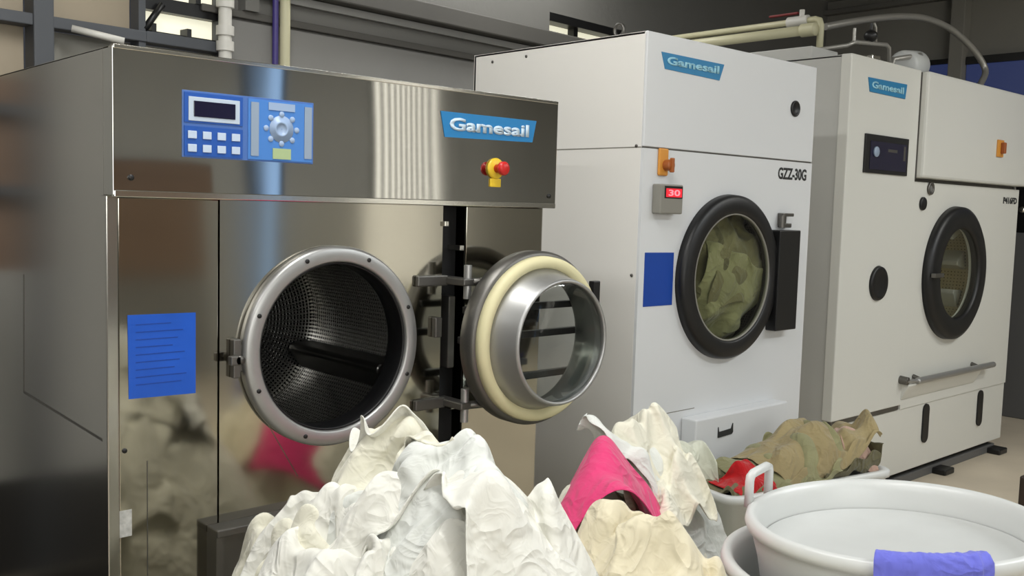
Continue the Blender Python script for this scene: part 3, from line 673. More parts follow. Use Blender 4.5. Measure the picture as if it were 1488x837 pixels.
# ------------------------------------------------------------------ tumble dryer
DY = 2.24; a0, a1, dt, ds, dback = 2.6682, 3.7868, 2.0198, 1.617, 3.1771
D = thing('tumble_dryer', (3.23, 2.7, FL), 'tall white tumble dryer with olive laundry behind its black door', 'dryer')
def fp(px, py, y=DY): q = hit(px, py, 'Y', y); return q.x, q.z
dcx, dcz = 3.2, 1.143
MB().box(a0, a0 + .012, DY + .012, dback, FL + .03, dt, .003).box(a1 - .012, a1, DY + .012, dback, FL + .03, dt, .003).box(a0, a1, dback - .012, dback, FL + .03, dt).box(a0, a1, DY + .01, dback, dt - .012, dt, .003).box(a0 + .03, a1 - .03, DY + .05, dback - .05, FL, FL + .04).build('cabinet', 'white', D)
MB().box(a0, a1, DY, DY + .012, ds + .003, dt, .003).build('upper_panel', 'lightgrey', D)
holed_panel(a0, a1, FL + .03, ds - .003, (dcx, dcz), .27, DY, DY + .012).build('front_panel', 'lightgrey', D)
MB().box(a0 + .004, a1 - .004, DY + .004, DY + .014, ds - .003, ds + .003).build('panel_seam', 'dull', D)
MB().box(a0 - .0008, a0 + .002, DY + .012, dback, ds - .002, ds + .002).build('panel_seam', 'greybox', D)
MB().box(a0, dcx - .17, DY - .0006, DY + .002, .64, .643).build('panel_seam', 'greybox', D)
logo(D, fp(961, 75), fp(1052, 94), fp(1045, 117), fp(966, 100), DY, 'logo_dull', 'logotext2')
x, z = fp(1155, 158)
o = MB().lathe([(.001, .0), (.033, .0), (.033, .006), (.026, .009), (.024, .004), (.001, .004)], (x, DY, z), n=32).build('sight_hole', 'black', D)
x, z = fp(962, 240)
sw = MB().box(x - .028, x + .026, DY - .01, DY, z - .038, z + .06, .006).build('isolator_switch', 'orange', D)
MB().cyl((x + .01, DY - .01, z), (x + .01, DY - .035, z), .02).box(x + .004, x + .016, DY - .046, DY - .03, z - .026, z + .026, .003).build('switch_knob', 'brown', sw)
a, b = fp(948, 267), fp(979, 311)
cb = MB().box(a[0], b[0], DY - .04, DY, b[1], a[1], .005).build('temperature_controller', 'greybox', D)
h_ = a[1] - b[1]
MB().box(a[0] + .022, b[0] - .006, DY - .042, DY - .039, a[1] - h_ * .47, a[1] - h_ * .06).build('display', 'blackmetal', cb)
MB().box(a[0] + .028, b[0] - .012, DY - .043, DY - .041, a[1] - h_ * .43, a[1] - h_ * .14).build('display_glow', 'led', cb)
text_mesh('30', a[0] + .04, b[0] - .024, a[1] - h_ * .39, a[1] - h_ * .18, DY - .0445, .02).build('display_digits', 'led_digit', cb)
MB().plate([fp(937, 367), fp(979, 367), fp(976, 443), fp(934, 446)], DY - .0015, DY).build('notice', 'navyblue', D, 'blue notice sheet')
a, b = fp(1131, 242), fp(1171, 262)
text_mesh('GZZ-30G', a[0], b[0], b[1] - .003, a[1] - .002, DY - .0015, .03).build('model_lettering', 'ink', D)
# door
dd = MB().lathe([(.247, .015), (.249, .034), (.258, .040), (.308, .038), (.320, .028), (.323, .0), (.25, .0)], (dcx, DY, dcz), n=96, closed=True).build('door', 'black', D)
MB().lathe([(.249, .03), (.2, .032), (.0001, .034)], (dcx, DY, dcz), n=64).build('door_glass', 'dglass', dd)
MB().lathe([(.252, .02), (.252, .033), (.244, .035), (.243, .02)], (dcx, DY, dcz), n=80, closed=True).build('glass_seal', 'greybox', dd)
a, b = fp(1119, 334), fp(1143, 476)
MB().box(a[0], 3.645, DY - .05, DY, b[1], a[1], .004).build('hinge_plate', 'blackmetal', dd)
x, z = fp(1136, 320)
MB().box(x - .034, x - .008, DY - .028, DY, z - .02, z + .03, .003).box(x - .03, x + .03, DY - .03, DY, z - .03, z - .012, .003).cyl((x - .03, DY - .02, z - .03), (x - .03, DY - .02, z + .02), .012).box(x - .03, x + .045, DY - .03, DY - .012, z + .016, z + .03, .003).build('hinge_pin', 'dull', dd)
MB().lathe([(.27, .0), (.33, -.03), (.33, -.5), (.0001, -.5)], (dcx, DY, dcz), n=80, uv=True).build('drum', 'perf', D)
# lint drawer cover at the foot
a, b = fp(1006, 600, 2.19), fp(1092, 583, 2.19)
lz = .615
lc = MB().box(a[0], 3.58, 2.17, DY, FL + .06, lz, .006).build('lint_cover', 'lightgrey', D)
x, z = fp(1053, 625, 2.17)
MB().plate([(x - .045, z + .018), (x - .04, z - .002), (x + .04, z + .002), (x + .05, z + .022), (x + .052, z - .012), (x + .045, z - .02), (x - .045, z - .024)], 2.166, 2.17).build('marking', 'ink', lc)
# lifting eye on the roof, seen over the side
q = hit(900, 44, 'X', a0 + .06)
MB().lathe([(.026, -.006), (.018, -.006), (.018, .006), (.026, .006)], (a0 + .06, q.y, dt + .03), (1, 0, 0), 24, closed=True).cyl((a0 + .06, q.y, dt), (a0 + .06, q.y, dt + .012), .01).build('lifting_eye', 'dull', D)
for px, py in ((765, 82), (925, 212), (716, 90), (918, 400)):
    q = hit(px, py, 'X', a0); MB().disc((a0 + .001, q.y, q.z), .006, .004, (-1, 0, 0), 14).build('screw', 'dull', D)

# ------------------------------------------------------------------ dry-cleaning machine
CY = 2.39; c0, c1, ct, cm = 4.345, 6.505, 2.164, 5.066; cb_ = 3.55
K = thing('dry_cleaning_machine', (5.4, 3.0, FL), 'wide off-white dry-cleaning machine with control tower, farthest right of the machines', 'dry-cleaning machine')
def kp(px, py, y=CY): q = hit(px, py, 'Y', y); return q.x, q.z
kcx, kcz = 5.605, 1.085
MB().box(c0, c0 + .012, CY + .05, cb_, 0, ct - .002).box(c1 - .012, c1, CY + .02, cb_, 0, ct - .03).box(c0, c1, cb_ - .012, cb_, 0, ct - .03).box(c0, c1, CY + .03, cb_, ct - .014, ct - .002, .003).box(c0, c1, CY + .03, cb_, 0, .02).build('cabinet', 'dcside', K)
MB().box(c0 - .01, cm - .004, CY - .006, CY + .05, .385, ct, .006).build('control_tower', 'dcwhite', K)
holed_panel(cm, c1, .36, 1.585, (kcx, kcz), .27, CY, CY + .02).build('door_panel', 'dcwhite', K)
MB().box(c0 - .01, c1, CY + .006, CY + .026, .0, .36, .004).build('base_panel', 'dcwhite', K)
MB().box(c0, cm - .02, CY + .001, CY + .02, .36, .385).build('shadow_gap', 'dull', K)
MB().box(cm, c1, CY + .03, CY + .05, 1.575, 1.615).build('shadow_gap', 'dull', K)
MB().box(cm, c1 + .02, CY - .045, CY + .06, 1.605, ct - .004, .014).build('upper_cover', 'dcwhite', K)
MB().box(cm - .003, cm, CY - .01, CY + .02, 1.6, ct - .01).build('panel_seam', 'dull', K)
logo(K, kp(1262, 112, CY - .008), kp(1318, 123, CY - .008), kp(1315, 144, CY - .008), kp(1264, 133, CY - .008), CY - .008, 'logo_dull', 'logotext2')
a, b = kp(1257, 195, CY - .008), kp(1316, 256, CY - .008)
sc = MB().box(a[0], b[0], CY - .016, CY, b[1], a[1] + .005, .003).build('control_screen', 'blackmetal', K)
w_, h_ = b[0] - a[0], a[1] - b[1]
MB().box(a[0] + w_ * .1, b[0] - w_ * .05, CY - .018, CY - .015, b[1] + h_ * .1, a[1] - h_ * .15).build('screen_glass', 'lcd', sc)
MB().disc((a[0] + w_ * .22, CY - .018, b[1] + h_ * .57), .026, .008).build('dial', 'padgrey', sc)
MB().box(a[0] + w_ * .5, a[0] + w_ * .72, CY - .0185, CY - .017, b[1] + h_ * .6, b[1] + h_ * .68).build('screen_mark', 'dull', sc)
MB().box(b[0] - w_ * .13, b[0] - w_ * .08, CY - .0185, CY - .017, b[1] + h_ * .4, b[1] + h_ * .8).build('screen_mark', 'dull', sc)
x, z = kp(1276, 412, CY - .008)
x, z = 4.72, 1.056
MB().lathe([(.001, .012), (.06, .01), (.066, .014), (.085, .014), (.09, .0), (.001, .0)], (x, CY - .006, z), n=40).build('round_port', 'black', K)
kd = MB().lathe([(.252, .02), (.256, .046), (.27, .054), (.35, .05), (.376, .036), (.38, .0), (.26, .0)], (kcx, CY, kcz), n=96, closed=True).build('door', 'black', K)
MB().lathe([(.254, .04), (.2, .05), (.0001, .055)], (kcx, CY, kcz), n=64).build('door_glass', 'dglass', kd)
x, z = kp(1360, 400, CY - .05)
MB().box(x - .06, x + .05, CY - .075, CY - .05, z - .012, z + .012, .004).build('door_catch', 'dull', kd)
kdr = MB().lathe([(.27, .0), (.36, -.05), (.36, -.5)], (kcx, CY, kcz), n=90, uv=True).build('drum', 'perf2', K)
MB().lathe([(.36, -.5), (.0001, -.52)], (kcx, CY, kcz), n=60).build('drum_back', 'brass', kdr)
for k in range(6):
    a = math.radians(-66 + 38 * k); e = Vector((math.cos(a), 0, math.sin(a))); t = Vector((-math.sin(a), 0, math.cos(a))); C = Vector((kcx, CY + .08, kcz))
    MB().prism([C + e * .36 + t * .06, C + e * .26 + t * .012, C + e * .26 - t * .012, C + e * .36 - t * .06], (0, .4, 0), .006).build('lifter', 'pale_steel', kdr)
x, z = kp(1351, 274)
lk = MB().lathe([(.02, .0), (.034, .0), (.034, .012), (.02, .012)], (x, CY, z), n=30, closed=True).build('key_lock', 'dull', K)
MB().disc((x, CY, z), .02, .008).build('lock_cylinder', 'satin', lk)
x, z = kp(1340, 296)
MB().disc((x, CY, z), .036, .012).build('vent_plug', 'black', K)
x, z = kp(1453, 216, CY - .045)
ks = MB().box(x - .05, x + .035, CY - .055, CY - .044, z - .05, z + .05, .003).build('isolator_switch', 'orange', K)
MB().box(x - .015, x + .012, CY - .08, CY - .054, z - .03, z + .035, .005).build('switch_knob', 'brown', ks)
a, b = kp(1458, 286), kp(1477, 297)
text_mesh('P416FD', a[0], b[0], b[1], a[1], CY - .0015, .05).build('model_lettering', 'ink', K)
# button-trap drawer and its bar
a, b = kp(1315, 577, CY - .03), kp(1422, 548, CY - .03)
MB().prism([Vector((a[0], CY, .502)), Vector((a[0], CY - .045, .502)), Vector((a[0], CY - .045, .492)), Vector((a[0], CY - .006, .415)), Vector((a[0], CY, .415))], (b[0] - a[0], 0, 0), .003).build('trap_drawer', 'dcwhite', K)
a, b = kp(1320, 548, CY - .05), kp(1443, 530, CY - .05)
lb = MB().cyl((a[0] + .11, CY - .05, .515), (b[0], CY - .05, .515), .018).cyl((a[0], CY - .04, .522), (a[0] + .13, CY - .05, .515), .01).build('locking_bar', 'satin', K)
MB().cyl((a[0], CY, .528), (a[0], CY - .05, .524), .022).build('bar_knob', 'dull', lb)
for x in (b[0] - .2, a[0] + .16): MB().cyl((x, CY, .53), (x, CY - .05, .515), .012).build('bar_bracket', 'dull', lb)
for (px, py) in ((1249, 640), (1345, 615), (1424, 593)):
    x, z = kp(px, py); r = .036; h2 = .075
    P = [(x + r * math.cos(t), z + h2 + r * math.sin(t)) for t in np.linspace(0, PI, 12)] + [(x + r * math.cos(t), z - h2 + r * math.sin(t)) for t in np.linspace(PI, 2 * PI, 12)]
    MB().plate(P, CY - .003, CY + .006).build('vent_slot', 'black', K)
# skid
sk = MB().box(c0 + .02, c1 - .02, CY + .06, cb_ - .02, -.03, 0).build('skid', 'blackmetal', K)
for y0, y1 in ((CY + .02, CY + .12), (cb_ - .1, cb_)): MB().box(c0, c1 - .05, y0, y1, FL, -.032, .004).build('skid_rail', 'cabinet', sk)
for x in (5.0, 5.62, 6.4): MB().box(x - .06, x + .06, CY - .06, CY + .05, FL, FL + .035, .008).build('skid_foot', 'blackmetal', sk)
# fittings on the roof
q = hit(1228, 62, 'X', 4.42)
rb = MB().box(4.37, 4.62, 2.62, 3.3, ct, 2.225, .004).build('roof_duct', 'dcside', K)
P = [hit(*p, 'Y', 2.55) for p in ((1232, 66), (1242, 61), (1288, 65), (1292, 70), (1292, 92))]
q = hit(1130, 81, 'X', 4.5)
MB().tube([(4.5, q.y, q.z)] + [tuple(p) for p in P], .011, 10).build('roof_pipe', 'galv', K)
v = hit(1265, 58, 'Y', 2.55)
vb = MB().ball((v.x, 2.55, v.z + .02), .035, (1, 1, .9)).cyl((v.x, 2.55, v.z + .04), (v.x, 2.55, v.z + .085), .008).build('roof_valve', 'blackmetal', K)
MB().tube([(v.x + .06, 2.55, v.z - .02), (v.x + .05, 2.55, v.z + .07), (v.x + .03, 2.55, v.z + .09)], .006, 8).build('vent_tube', 'galv', K)
u = hit(1241, 60, 'Y', 2.55); MB().cyl((u.x, 2.55, u.z), (u.x, 2.55, u.z + .065), .008).build('vent_tube', 'galv', K)
p1_, p2_ = hit(1255, 80, 'Y', 2.5), hit(1275, 80, 'Y', 2.5)
for p in (p1_, p2_): MB().box(p.x - .04, p.x + .04, 2.5, 2.56, ct - .002, p.z, .006).build('valve_block', 'bright_steel', K)
p = hit(1328, 93, 'Y', 2.6)
mb = MB().lathe([(.001, 0), (.07, 0), (.085, .02), (.085, .2), (.07, .22), (.001, .22)], (p.x - .1, 2.62, p.z - .02), (1, .1, .12), 28)
mb.build('fan_motor', 'plastic2', K)
a, b = hit(1297, 92, 'Y', 2.58), hit(1337, 80, 'Y', 2.58)
MB().tube([(a.x, 2.58, ct), tuple(a + Vector((.0, 0, .02))), tuple(b), tuple(b + Vector((.04, 0, -.02)))], .014, 10).build('motor_pipe', 'galv', K)

# ------------------------------------------------------------------ pipes, conduit, cabinet
PX = 4.72
a, b, c = hit(1165, 31, 'X', PX), hit(1186, 28, 'X', PX), hit(1194, 72, 'X', PX)
pp = thing('overhead_pipe', (PX, 3.2, a.z), 'thin cream overhead pipe with red-handled valve and elbow dropping to the dry cleaner', 'pipe')
ye = hit(1193, 30, 'X', PX).y
MB().tube([(PX, 4.35, a.z), (PX, ye + .03, a.z), (PX, ye + .008, a.z - .008), (PX, ye, a.z - .03), (PX, ye, ct + .02)], .018, 12).build('pipe', 'pipe', pp)
MB().cyl((PX, a.y - .04, a.z), (PX, a.y + .08, a.z), .03).cyl((PX, a.y, a.z), (PX, a.y, a.z + .06), .014).build('valve_body', 'pipe_white', pp)
MB().box(PX - .012, PX + .012, a.y + .02, a.y + .2, a.z + .04, a.z + .052, .004).build('valve_handle', 'darkred', pp)
z2 = hit(1170, 44, 'X', PX - .05).z; y2 = hit(1180, 44, 'X', PX - .05).y
o = MB().tube([(PX - .05, 4.3, z2), (PX - .05, y2, z2)], .027, 14).cyl((PX - .05, y2 - .02, z2), (PX - .05, y2 + .06, z2), .035).build('overhead_pipe', 'pipe', None)
rehome(o, (PX - .05, 3.4, z2)); tag(o, 'thick cream overhead pipe with capped end, lower of the two above the dryer', 'pipe')
P = []
for i, (px, py) in enumerate([(1199, 39), (1230, 33), (1270, 27), (1310, 24), (1345, 27), (1378, 40), (1403, 60), (1422, 82), (1432, 104), (1424, 124), (1416, 142)]):
    P.append(hit(px, py, 'Y', 2.95 - .035 * i))
o = MB().tube(P, .02, 12, sub=6).build('conduit', 'galv'); rehome(o, P[0])
tag(o, 'grey flexible conduit arching over the roof of the dry cleaner', 'conduit')
def back_pipe(pxa, pya, pyb, r, m, lab, off, coll=False):
    s_, _ = bw(pxa, pya); q0 = BM @ Vector((s_, -off, 0))
    o = MB().cyl((q0.x, q0.y, FL), (q0.x, q0.y, 3.25), r, 16)
    if coll:
        for pv in (8, 48, 70): zc = bw(pxa, pv)[1]; o.cyl((q0.x, q0.y, zc - .02), (q0.x, q0.y, zc + .02), r * 1.35, 16)
    o = o.build('vertical_pipe', m); rehome(o, (q0.x, q0.y, FL)); return tag(o, lab, 'pipe')
back_pipe(311, 50, 0, .028, 'pipe_white', 'white vertical pipe with couplings beside the bright window', .09, True)
back_pipe(391, 50, 0, .014, 'purple', 'thin violet vertical pipe on the grey wall', .05)
back_pipe(403, 50, 0, .024, 'pipe', 'cream vertical pipe right beside the violet one', .06)
# white lamp glare line behind the washer, built as a pale slanting rod
a, b = bw(88, 45), bw(150, 66)
o = MB().tube([BM @ Vector((a[0], -.1, a[1])), BM @ Vector((b[0], -.18, b[1]))], .014, 8).build('glare_rod', 'pipe_white')
rehome(o, BM @ Vector((a[0], -.1, a[1]))); tag(o, 'pale slanting rod standing for lamp glare behind the top left corner of the washer', 'pipe')
q = hit(1476, 608, 'Z', FL)
E_ = thing('steel_cabinet', (7.7, 2.75, FL), 'dark grey cabinet beyond the right end of the dry cleaner', 'cabinet')
zc = hit(1476, 338, 'X', q.x).z
MB().box(q.x, 7.83, 2.2, 3.0, FL, zc, .008).build('cabinet_body', 'cabinet', E_)
MB().box(q.x - .008, q.x, 2.22, 2.62, FL + .08, zc - .03, .003).build('cabinet_door', 'cabinet', E_)
MB().box(q.x + .08, 7.83, 2.2, 3.0, zc, zc + .42, .006).build('cabinet_top', 'blackmetal', E_)
a = hit(1487, 305, 'X', q.x + .08)
MB().ball((q.x + .07, a.y, a.z), .03).build('cabinet_knob', 'bright_steel', E_)
# dark board at the right edge of the picture
a = hit(1479, 725, 'Y', 1.3)
ob = MB().box(a.x, a.x + .45, .95, 1.3, FL, hit(1485, 690, 'Y', 1.3).z, .006)
ob = ob.build('wooden_box', 'wood'); rehome(ob, (a.x + .22, 1.12, FL)); tag(ob, 'dark brown wooden box at the right edge beside the white tub', 'box')

# ------------------------------------------------------------------ tubs
n_ = Vector((-.0291, .0532, 1)).normalized(); tc_ = Vector((2.2046, 1.0359, .6873))
def tub(base_c, top_h, R, axis, name_label, mm, inner=True, H=.62, lip=.022):
    T = thing('laundry_tub', base_c, name_label, 'tub', None)
    k = axis
    prof = [(R * .80, -H), (R * .80 + .01, -H + .01), (R * .86, -H * .55), (R * .93, -.10), (R * .955, -.06), (R * .955, -.035), (R * .97, -.03), (R, -.028), (R + .004, -.015), (R, .0), (R - lip * .5, .006), (R - lip, .0), (R - lip - .008, -.02), (R * .9, -.08), (R * .87, -.2), (R * .84, -H * .6), (R * .78, -H + .012)]
    C = top_h
    MB().lathe(prof, C, k, 96).lathe([(R * .8, -H), (.0001, -H)], C, k, 96).build('tub_wall', mm, T)
    return T
T1 = tub((2.2046, 1.0359, FL), tc_, .342, n_, 'round white plastic tub with upright square handle and blue cloth over its rim', 'plastic', H=.56)
MB().lathe([(.342 * .895, -.068), (.29, -.074), (.0001, -.074)], tc_, n_, 80).build('tub_floor', 'plastic2', T1)
h1, h2 = hit(1092, 718, 'Z', .69), hit(1126, 705, 'Z', .69)
# handle: a square loop standing on the rim
e1 = hit(1091, 674, 'X', h1.x - .0); ang = [math.atan2(h.y - tc_.y, h.x - tc_.x) for h in (h1, h2)]
def onrim(a, dz): return Vector((tc_.x + .345 * math.cos(a), tc_.y + .345 * math.sin(a), tc_.z + .0291 * .345 * math.cos(a) - .0532 * .345 * math.sin(a) + dz))
A0, A1 = onrim(ang[0], -.01), onrim(ang[1], -.01); hv = Vector((0, 0, .082)); dv = (A1 - A0)
MB().tube([A0, A0 + hv * .8, A0 + hv * .93 + dv * .03, A0 + hv + dv * .15, A1 + hv - dv * .15, A1 + hv * .93 - dv * .03, A1 + hv * .8, A1], .0115, 12).build('handle', 'plastic', T1)
T2 = tub((2.18, 1.05, FL), Vector((2.175, 1.055, .575)), .362, Vector((0, 0, 1)), 'lower white plastic tub in which the tub with the blue cloth sits', 'plastic', H=.645)
# blue cloth hung over the front of the rim
def rimpt(a, r, h):
    E_ = Vector((1, 0, 0)); E_ = (E_ - n_ * E_.dot(n_)).normalized(); G_ = n_.cross(E_)
    return tc_ + (E_ * math.cos(a) + G_ * math.sin(a)) * r + n_ * h
R_ = .342
mb = MB(); A_, B_ = None, None
def rim_angle(px, py): q = hit(px, py, 'Z', .70); return math.atan2(q.y - tc_.y, q.x - tc_.x)
aa, ab = rim_angle(1266, 822), rim_angle(1447, 828)
NU, NV = 56, 30; V = []
for j in range(NV + 1):
    row = []
    for i in range(NU + 1):
        u = i / NU; v = j / NV
        ang_ = aa + (ab - aa) * (u + .03 * math.sin(9 * v + 2) * (v - .2))
        fold = .012 * noise.noise(Vector((u * 7 + .8 * math.sin(v * 5), v * 1.5, 3))) + .007 * noise.noise(Vector((u * 17 + v * 3, v * 3, 8))) + .003 * math.sin(u * 23 + v * 3)
        s_ = v * .42 - .07              # path across the rim: inside, over, down outside
        if s_ < -.015: r, h = R_ - .036, s_ + .012
        elif s_ < .045:
            t = (s_ + .015) / .06; r = R_ - .036 + .05 * t; h = .0 + .016 * math.sin(PI * min(max(t, 0), 1)) + .004
        else: r, h = R_ + .014 + .0 * (s_ - .045), .0 - (s_ - .045)
        k = 1.0 if s_ > .03 else .45
        row.append(mb.bm.verts.new(rimpt(ang_, r + abs(fold) * k * (1 if s_ > 0 else -.6) + (.003 if s_ > 0 else -.002), h + .008 + abs(fold) * .6 * (1 if abs(s_) < .04 else 0))))
    V.append(row)
for j in range(NV):
    for i in range(NU):
        f = mb.bm.faces.new((V[j][i], V[j][i + 1], V[j + 1][i + 1], V[j + 1][i])); f.smooth = True
o = mb.build('cloth', CM['blue']); rehome(o, rimpt((aa + ab) / 2, R_, 0)); o.modifiers.new('thick', 'SOLIDIFY').thickness = .004
tag(o, 'periwinkle blue cloth folded over the front rim of the white tub', 'cloth')

# ------------------------------------------------------------------ laundry bin before the dryer
BC = Vector((3.128, 1.90, FL)); BMX = Matrix.Translation(BC) @ Matrix.Rotation(BA, 4, 'Z')
Bn = thing('laundry_bin', tuple(BC), 'white rectangular laundry bin full of olive clothes before the dryer', 'bin')
hw_, hd_, zt_ = .425, .17, .45 - FL
def rrect(hx, hy, r, z, n=6):
    P = []
    for (sx_, sy_, a0_) in ((1, 1, 0), (-1, 1, PI / 2), (-1, -1, PI), (1, -1, 1.5 * PI)):
        for k in range(n + 1):
            t = a0_ + PI / 2 * k / n; P.append(Vector((sx_ * (hx - r) + r * math.cos(t), sy_ * (hy - r) + r * math.sin(t), z)))
    return P
mb = MB(); loops = [rrect(hw_ * .88, hd_ * .8, .05, 0), rrect(hw_ * .97, hd_ * .93, .05, zt_ - .03), rrect(hw_, hd_, .06, zt_ - .026), rrect(hw_, hd_, .06, zt_ - .004), rrect(hw_ - .006, hd_ - .006, .055, zt_), rrect(hw_ - .022, hd_ - .022, .05, zt_), rrect(hw_ - .03, hd_ - .03, .05, zt_ - .02), rrect(hw_ * .86, hd_ * .74, .05, .012)]
vs = [[mb.bm.verts.new(BMX @ p) for p in lp] for lp in loops]
for a, b in zip(vs[:-1], vs[1:]):
    for k in range(len(a)): mb.bm.faces.new((a[k], a[(k + 1) % len(a)], b[(k + 1) % len(a)], b[k])).smooth = True
mb.bm.faces.new(vs[0][::-1]); mb.bm.faces.new(vs[-1]); mb.build('bin_shell', 'plastic', Bn)

# ------------------------------------------------------------------ loose linen
def sheet(key, name, m, label, cat, group=None, mtx=None, thick=.004):
    n, mm, P = SHEETS[key]
    if mtx is not None: P = np.array([mtx @ Vector(p) for p in P])
    c = Vector((P[:, 0].mean(), P[:, 1].mean(), P[:, 2].min()))
    me = bpy.data.meshes.new(name)
    me.from_pydata([tuple(p) for p in (P - np.array(c))], [], [(j * n + i, j * n + i + 1, (j + 1) * n + i + 1, (j + 1) * n + i) for j in range(mm - 1) for i in range(n - 1)])
    for p in me.polygons: p.use_smooth = True
    me.materials.append(CM[m]); o = bpy.data.objects.new(name, me); COL.objects.link(o); o.location = c
    s = o.modifiers.new('thick', 'SOLIDIFY'); s.thickness = thick; s.offset = 0
    s = o.modifiers.new('soft', 'SUBSURF'); s.levels = s.render_levels = 1
    return tag(o, label, cat, group)

WS = 'sheets in the big white heap before the washer'
MS = 'sheets in the smaller white heap beside the tub'
for key, m, label in (
        ('A0', 'white', 'white crumpled sheet low on the front left of the big heap before the washer'),
        ('A2', 'white', 'white sheet at the right foot of the big heap, next to the smaller heap'),
        ('A4', 'ivory', 'ivory crumpled sheet along the far left edge of the big heap before the washer'),
        ('A5', 'white', 'broad white sheet draped over the right front of the big heap before the washer'),
        ('A10', 'white', 'white sheet in steep folds on the left flank of the big heap before the washer'),
        ('A12', 'white', 'white sheet whose tip sticks up at the very peak of the big heap'),
        ('A13', 'cool', 'greyish white sheet between the ivory cap and the broad front sheet of the big heap'),
        ('A14', 'ivory', 'ivory sheet capping the big heap just below the round washer opening')):
    sheet(key, 'bed_sheet', m, label, 'linen', WS)
for key, m, label in (
        ('B6', 'cool', 'greyish white sheet rising behind the tip of the pink towel'),
        ('B7', 'cream', 'cream crumpled sheet on the smaller heap just below the pink towel'),
        ('B9', 'ivory', 'ivory sheet in upright folds immediately right of the pink towel')):
    sheet(key, 'bed_sheet', m, label, 'linen', MS)
sheet('B11', 'towel', 'pink', 'bright pink towel lying on top of the smaller white heap', 'towel')
sheet('B12', 'cloth', 'sheer', 'pale greenish cloth propped against the lower cover of the dryer', 'cloth')
for key, m, label in (
        ('C0', 'olive', 'olive garment at the left end of the white bin under the red cloth'),
        ('C1', 'darkolive', 'dark olive garment at the right end of the white bin under the rose-beige cloth'),
        ('C2', 'greygreen', 'grey-green garment showing in low folds under the khaki garment in the white bin'),
        ('C3', 'khaki', 'khaki garment heaped highest in the white bin'),
        ('C4', 'red', 'red cloth at the left end of the white bin beside the tub handle'),
        ('C5', 'rose', 'rose-beige cloth tucked in the right end of the white bin')):
    sheet(key, 'garment', m, label, 'clothes', 'clothes in the white laundry bin')
DM = Matrix.Translation((3.27, 2.44, 1.143)) @ Matrix.Rotation(PI / 2, 4, 'X') @ Matrix.Diagonal((1.12, 1.12, .85, 1))
for key, m, label in (
        ('D0', 'darkolive', 'dark olive garment at the left edge inside the dryer window'),
        ('D1', 'olive', 'olive garment in the upper half of the dryer window'),
        ('D2', 'greygreen', 'grey-green garment filling the lower half of the dryer window')):
    sheet(key, 'garment', m, label, 'clothes', 'clothes inside the tumble dryer', DM)


# packed linen inside the heaps, under the loose sheets
def core(name, fn, x0, x1, y0, y1, m, label, step=.015):
    mb = MB(); nx, ny = int((x1 - x0) / step), int((y1 - y0) / step)
    V = []
    for j in range(ny + 1):
        row = []
        for i in range(nx + 1):
            x, y = x0 + i * step, y0 + j * step; h = fn(x, y)
            wv = noise3(Vector((x * 4, y * 4, 7))); g_ = abs(noise.noise(Vector((x * 7 + wv.x * 1.5, y * 7 + wv.y * 1.5, 2))))
            if h > FL + .05: h += .07 * (.5 - g_) - .06
            row.append(mb.bm.verts.new((x, y, max(h, FL + .002))))
        V.append(row)
    for j in range(ny):
        for i in range(nx):
            q = (V[j][i], V[j][i + 1], V[j + 1][i + 1], V[j + 1][i])
            if max(v.co.z for v in q) > FL + .01: mb.bm.faces.new(q).smooth = True
    for v in [v for v in mb.bm.verts if not v.link_faces]: mb.bm.verts.remove(v)
    o = mb.build(name, CM[m]); rehome(o, ((x0 + x1) / 2, (y0 + y1) / 2, FL))
    return tag(o, label, 'laundry', None, 'stuff')

core('packed_linen', lambda x, y: MOUND_A(x, y) if x < 1.75 - (y - 1.3) * .1 else FL, .6, 1.9, .9, 2.2, 'ivory', 'ivory linen packed deep inside the big heap before the washer')
core('packed_linen', lambda x, y: MOUND_B(x, y) if math.hypot(x - 2.2, y - 1.04) > .4 and x > 1.5 else FL, 1.4, 2.7, .8, 2.2, 'ivory', 'ivory linen packed deep inside the smaller heap under the pink towel')


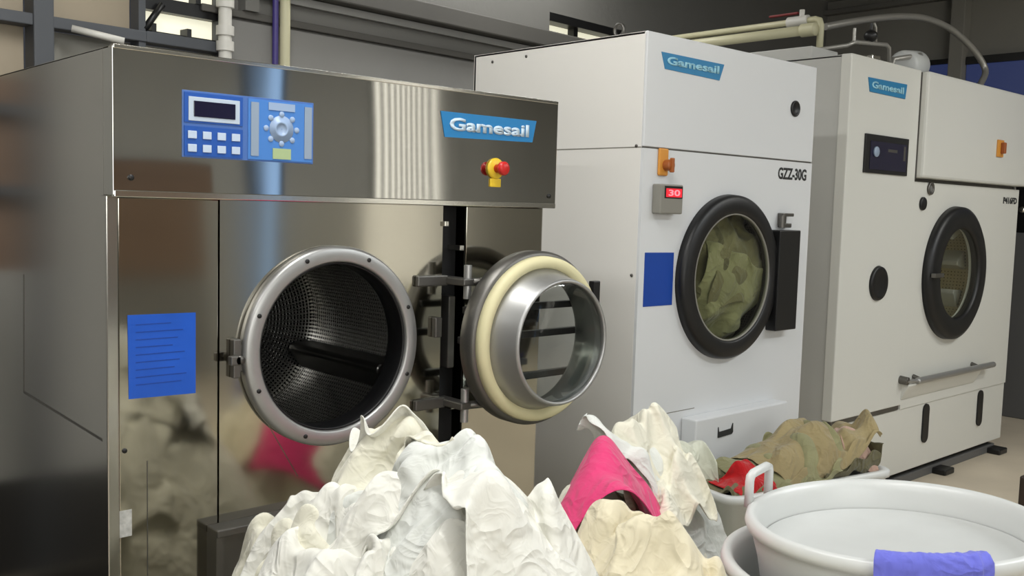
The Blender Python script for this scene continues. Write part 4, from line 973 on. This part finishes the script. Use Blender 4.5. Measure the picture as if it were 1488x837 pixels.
# ------------------------------------------------------------------ light
def lamp(x, y, z, L, along, power, col, label, tubes=2, wid=.16):
    t = thing('fluorescent_lamp', (x, y, z), label, 'lamp', 'ceiling fluorescent lamps')
    dx_, dy_ = (L / 2, wid / 2) if along == 'x' else (wid / 2, L / 2)
    MB().box(x - dx_, x + dx_, y - dy_, y + dy_, z, z + .05, .01).build('lamp_housing', 'lampbody', t)
    for s_ in (-1, 1):
        o_ = wid * .28 * s_
        a = (x - dx_ + .03, y + o_, z - .02) if along == 'x' else (x + o_, y - dy_ + .03, z - .02)
        b = (x + dx_ - .03, y + o_, z - .02) if along == 'x' else (x + o_, y + dy_ - .03, z - .02)
        MB().cyl(a, b, .014, 12).build('lamp_tube', 'tube', t)
    l = bpy.data.lights.new('lamp_light', 'AREA'); l.shape = 'RECTANGLE'; l.size, l.size_y = (L, wid) if along == 'x' else (wid, L)
    l.energy = power; l.color = col
    lo = bpy.data.objects.new('lamp_light', l); COL.objects.link(lo); lo.location = (x, y, z - .04)
    return t
def front_fill(x, y, z, rot, w, h, power, col):  # added area light standing before the glowing panel
    l = bpy.data.lights.new('fill_light', 'AREA'); l.shape = 'RECTANGLE'; l.size, l.size_y = w, h; l.energy = power; l.color = col
    o = bpy.data.objects.new('fill_light', l); COL.objects.link(o); o.location = (x, y, z); o.rotation_euler = rot

lamp(3.4, 3.85, 3.15, 2.0, 'x', 20, (1, 1, .98), 'added twin-tube fill lamp brightening the back wall behind the machines')  # added fill, put in to lift the dark back wall
lamp(-1.2, .6, 3.15, 2.4, 'y', 44, (1, 1, .98), 'twin-tube ceiling lamp at the left side of the room')
lamp(1.25, 1.7, 3.15, 2.4, 'y', 54, (1, 1, .98), 'twin-tube ceiling lamp over the aisle by the washer')
lamp(4.2, -.6, 3.15, 2.4, 'x', 62, (.92, .97, 1), 'twin-tube ceiling lamp behind the photographer')
lamp(5.9, .3, 3.15, 1.3, 'x', 34, (1, .99, .94), 'twin-tube ceiling lamp before the dry cleaner')
front_fill(-.2, -2.92, 1.95, (PI / 2, 0, 0), 3.4, 1.5, 46, (.95, .98, 1))  # added fill that lights the machine fronts

wd = bpy.data.worlds.new('world'); SC.world = wd; wd.use_nodes = True
wd.node_tree.nodes['Background'].inputs[0].default_value = (.8, .85, 1, 1); wd.node_tree.nodes['Background'].inputs[1].default_value = .05

SC.view_settings.view_transform = 'Standard'; SC.view_settings.look = 'None'
SC.view_settings.exposure = 0; SC.view_settings.gamma = 1; SC.view_settings.use_curve_mapping = False
SC.cycles.use_denoising = True; SC.cycles.max_bounces = 10; SC.cycles.diffuse_bounces = 4; SC.cycles.glossy_bounces = 5; SC.cycles.transparent_max_bounces = 10
SC.cycles.sample_clamp_indirect = 4; SC.cycles.caustics_reflective = True; SC.cycles.caustics_refractive = False
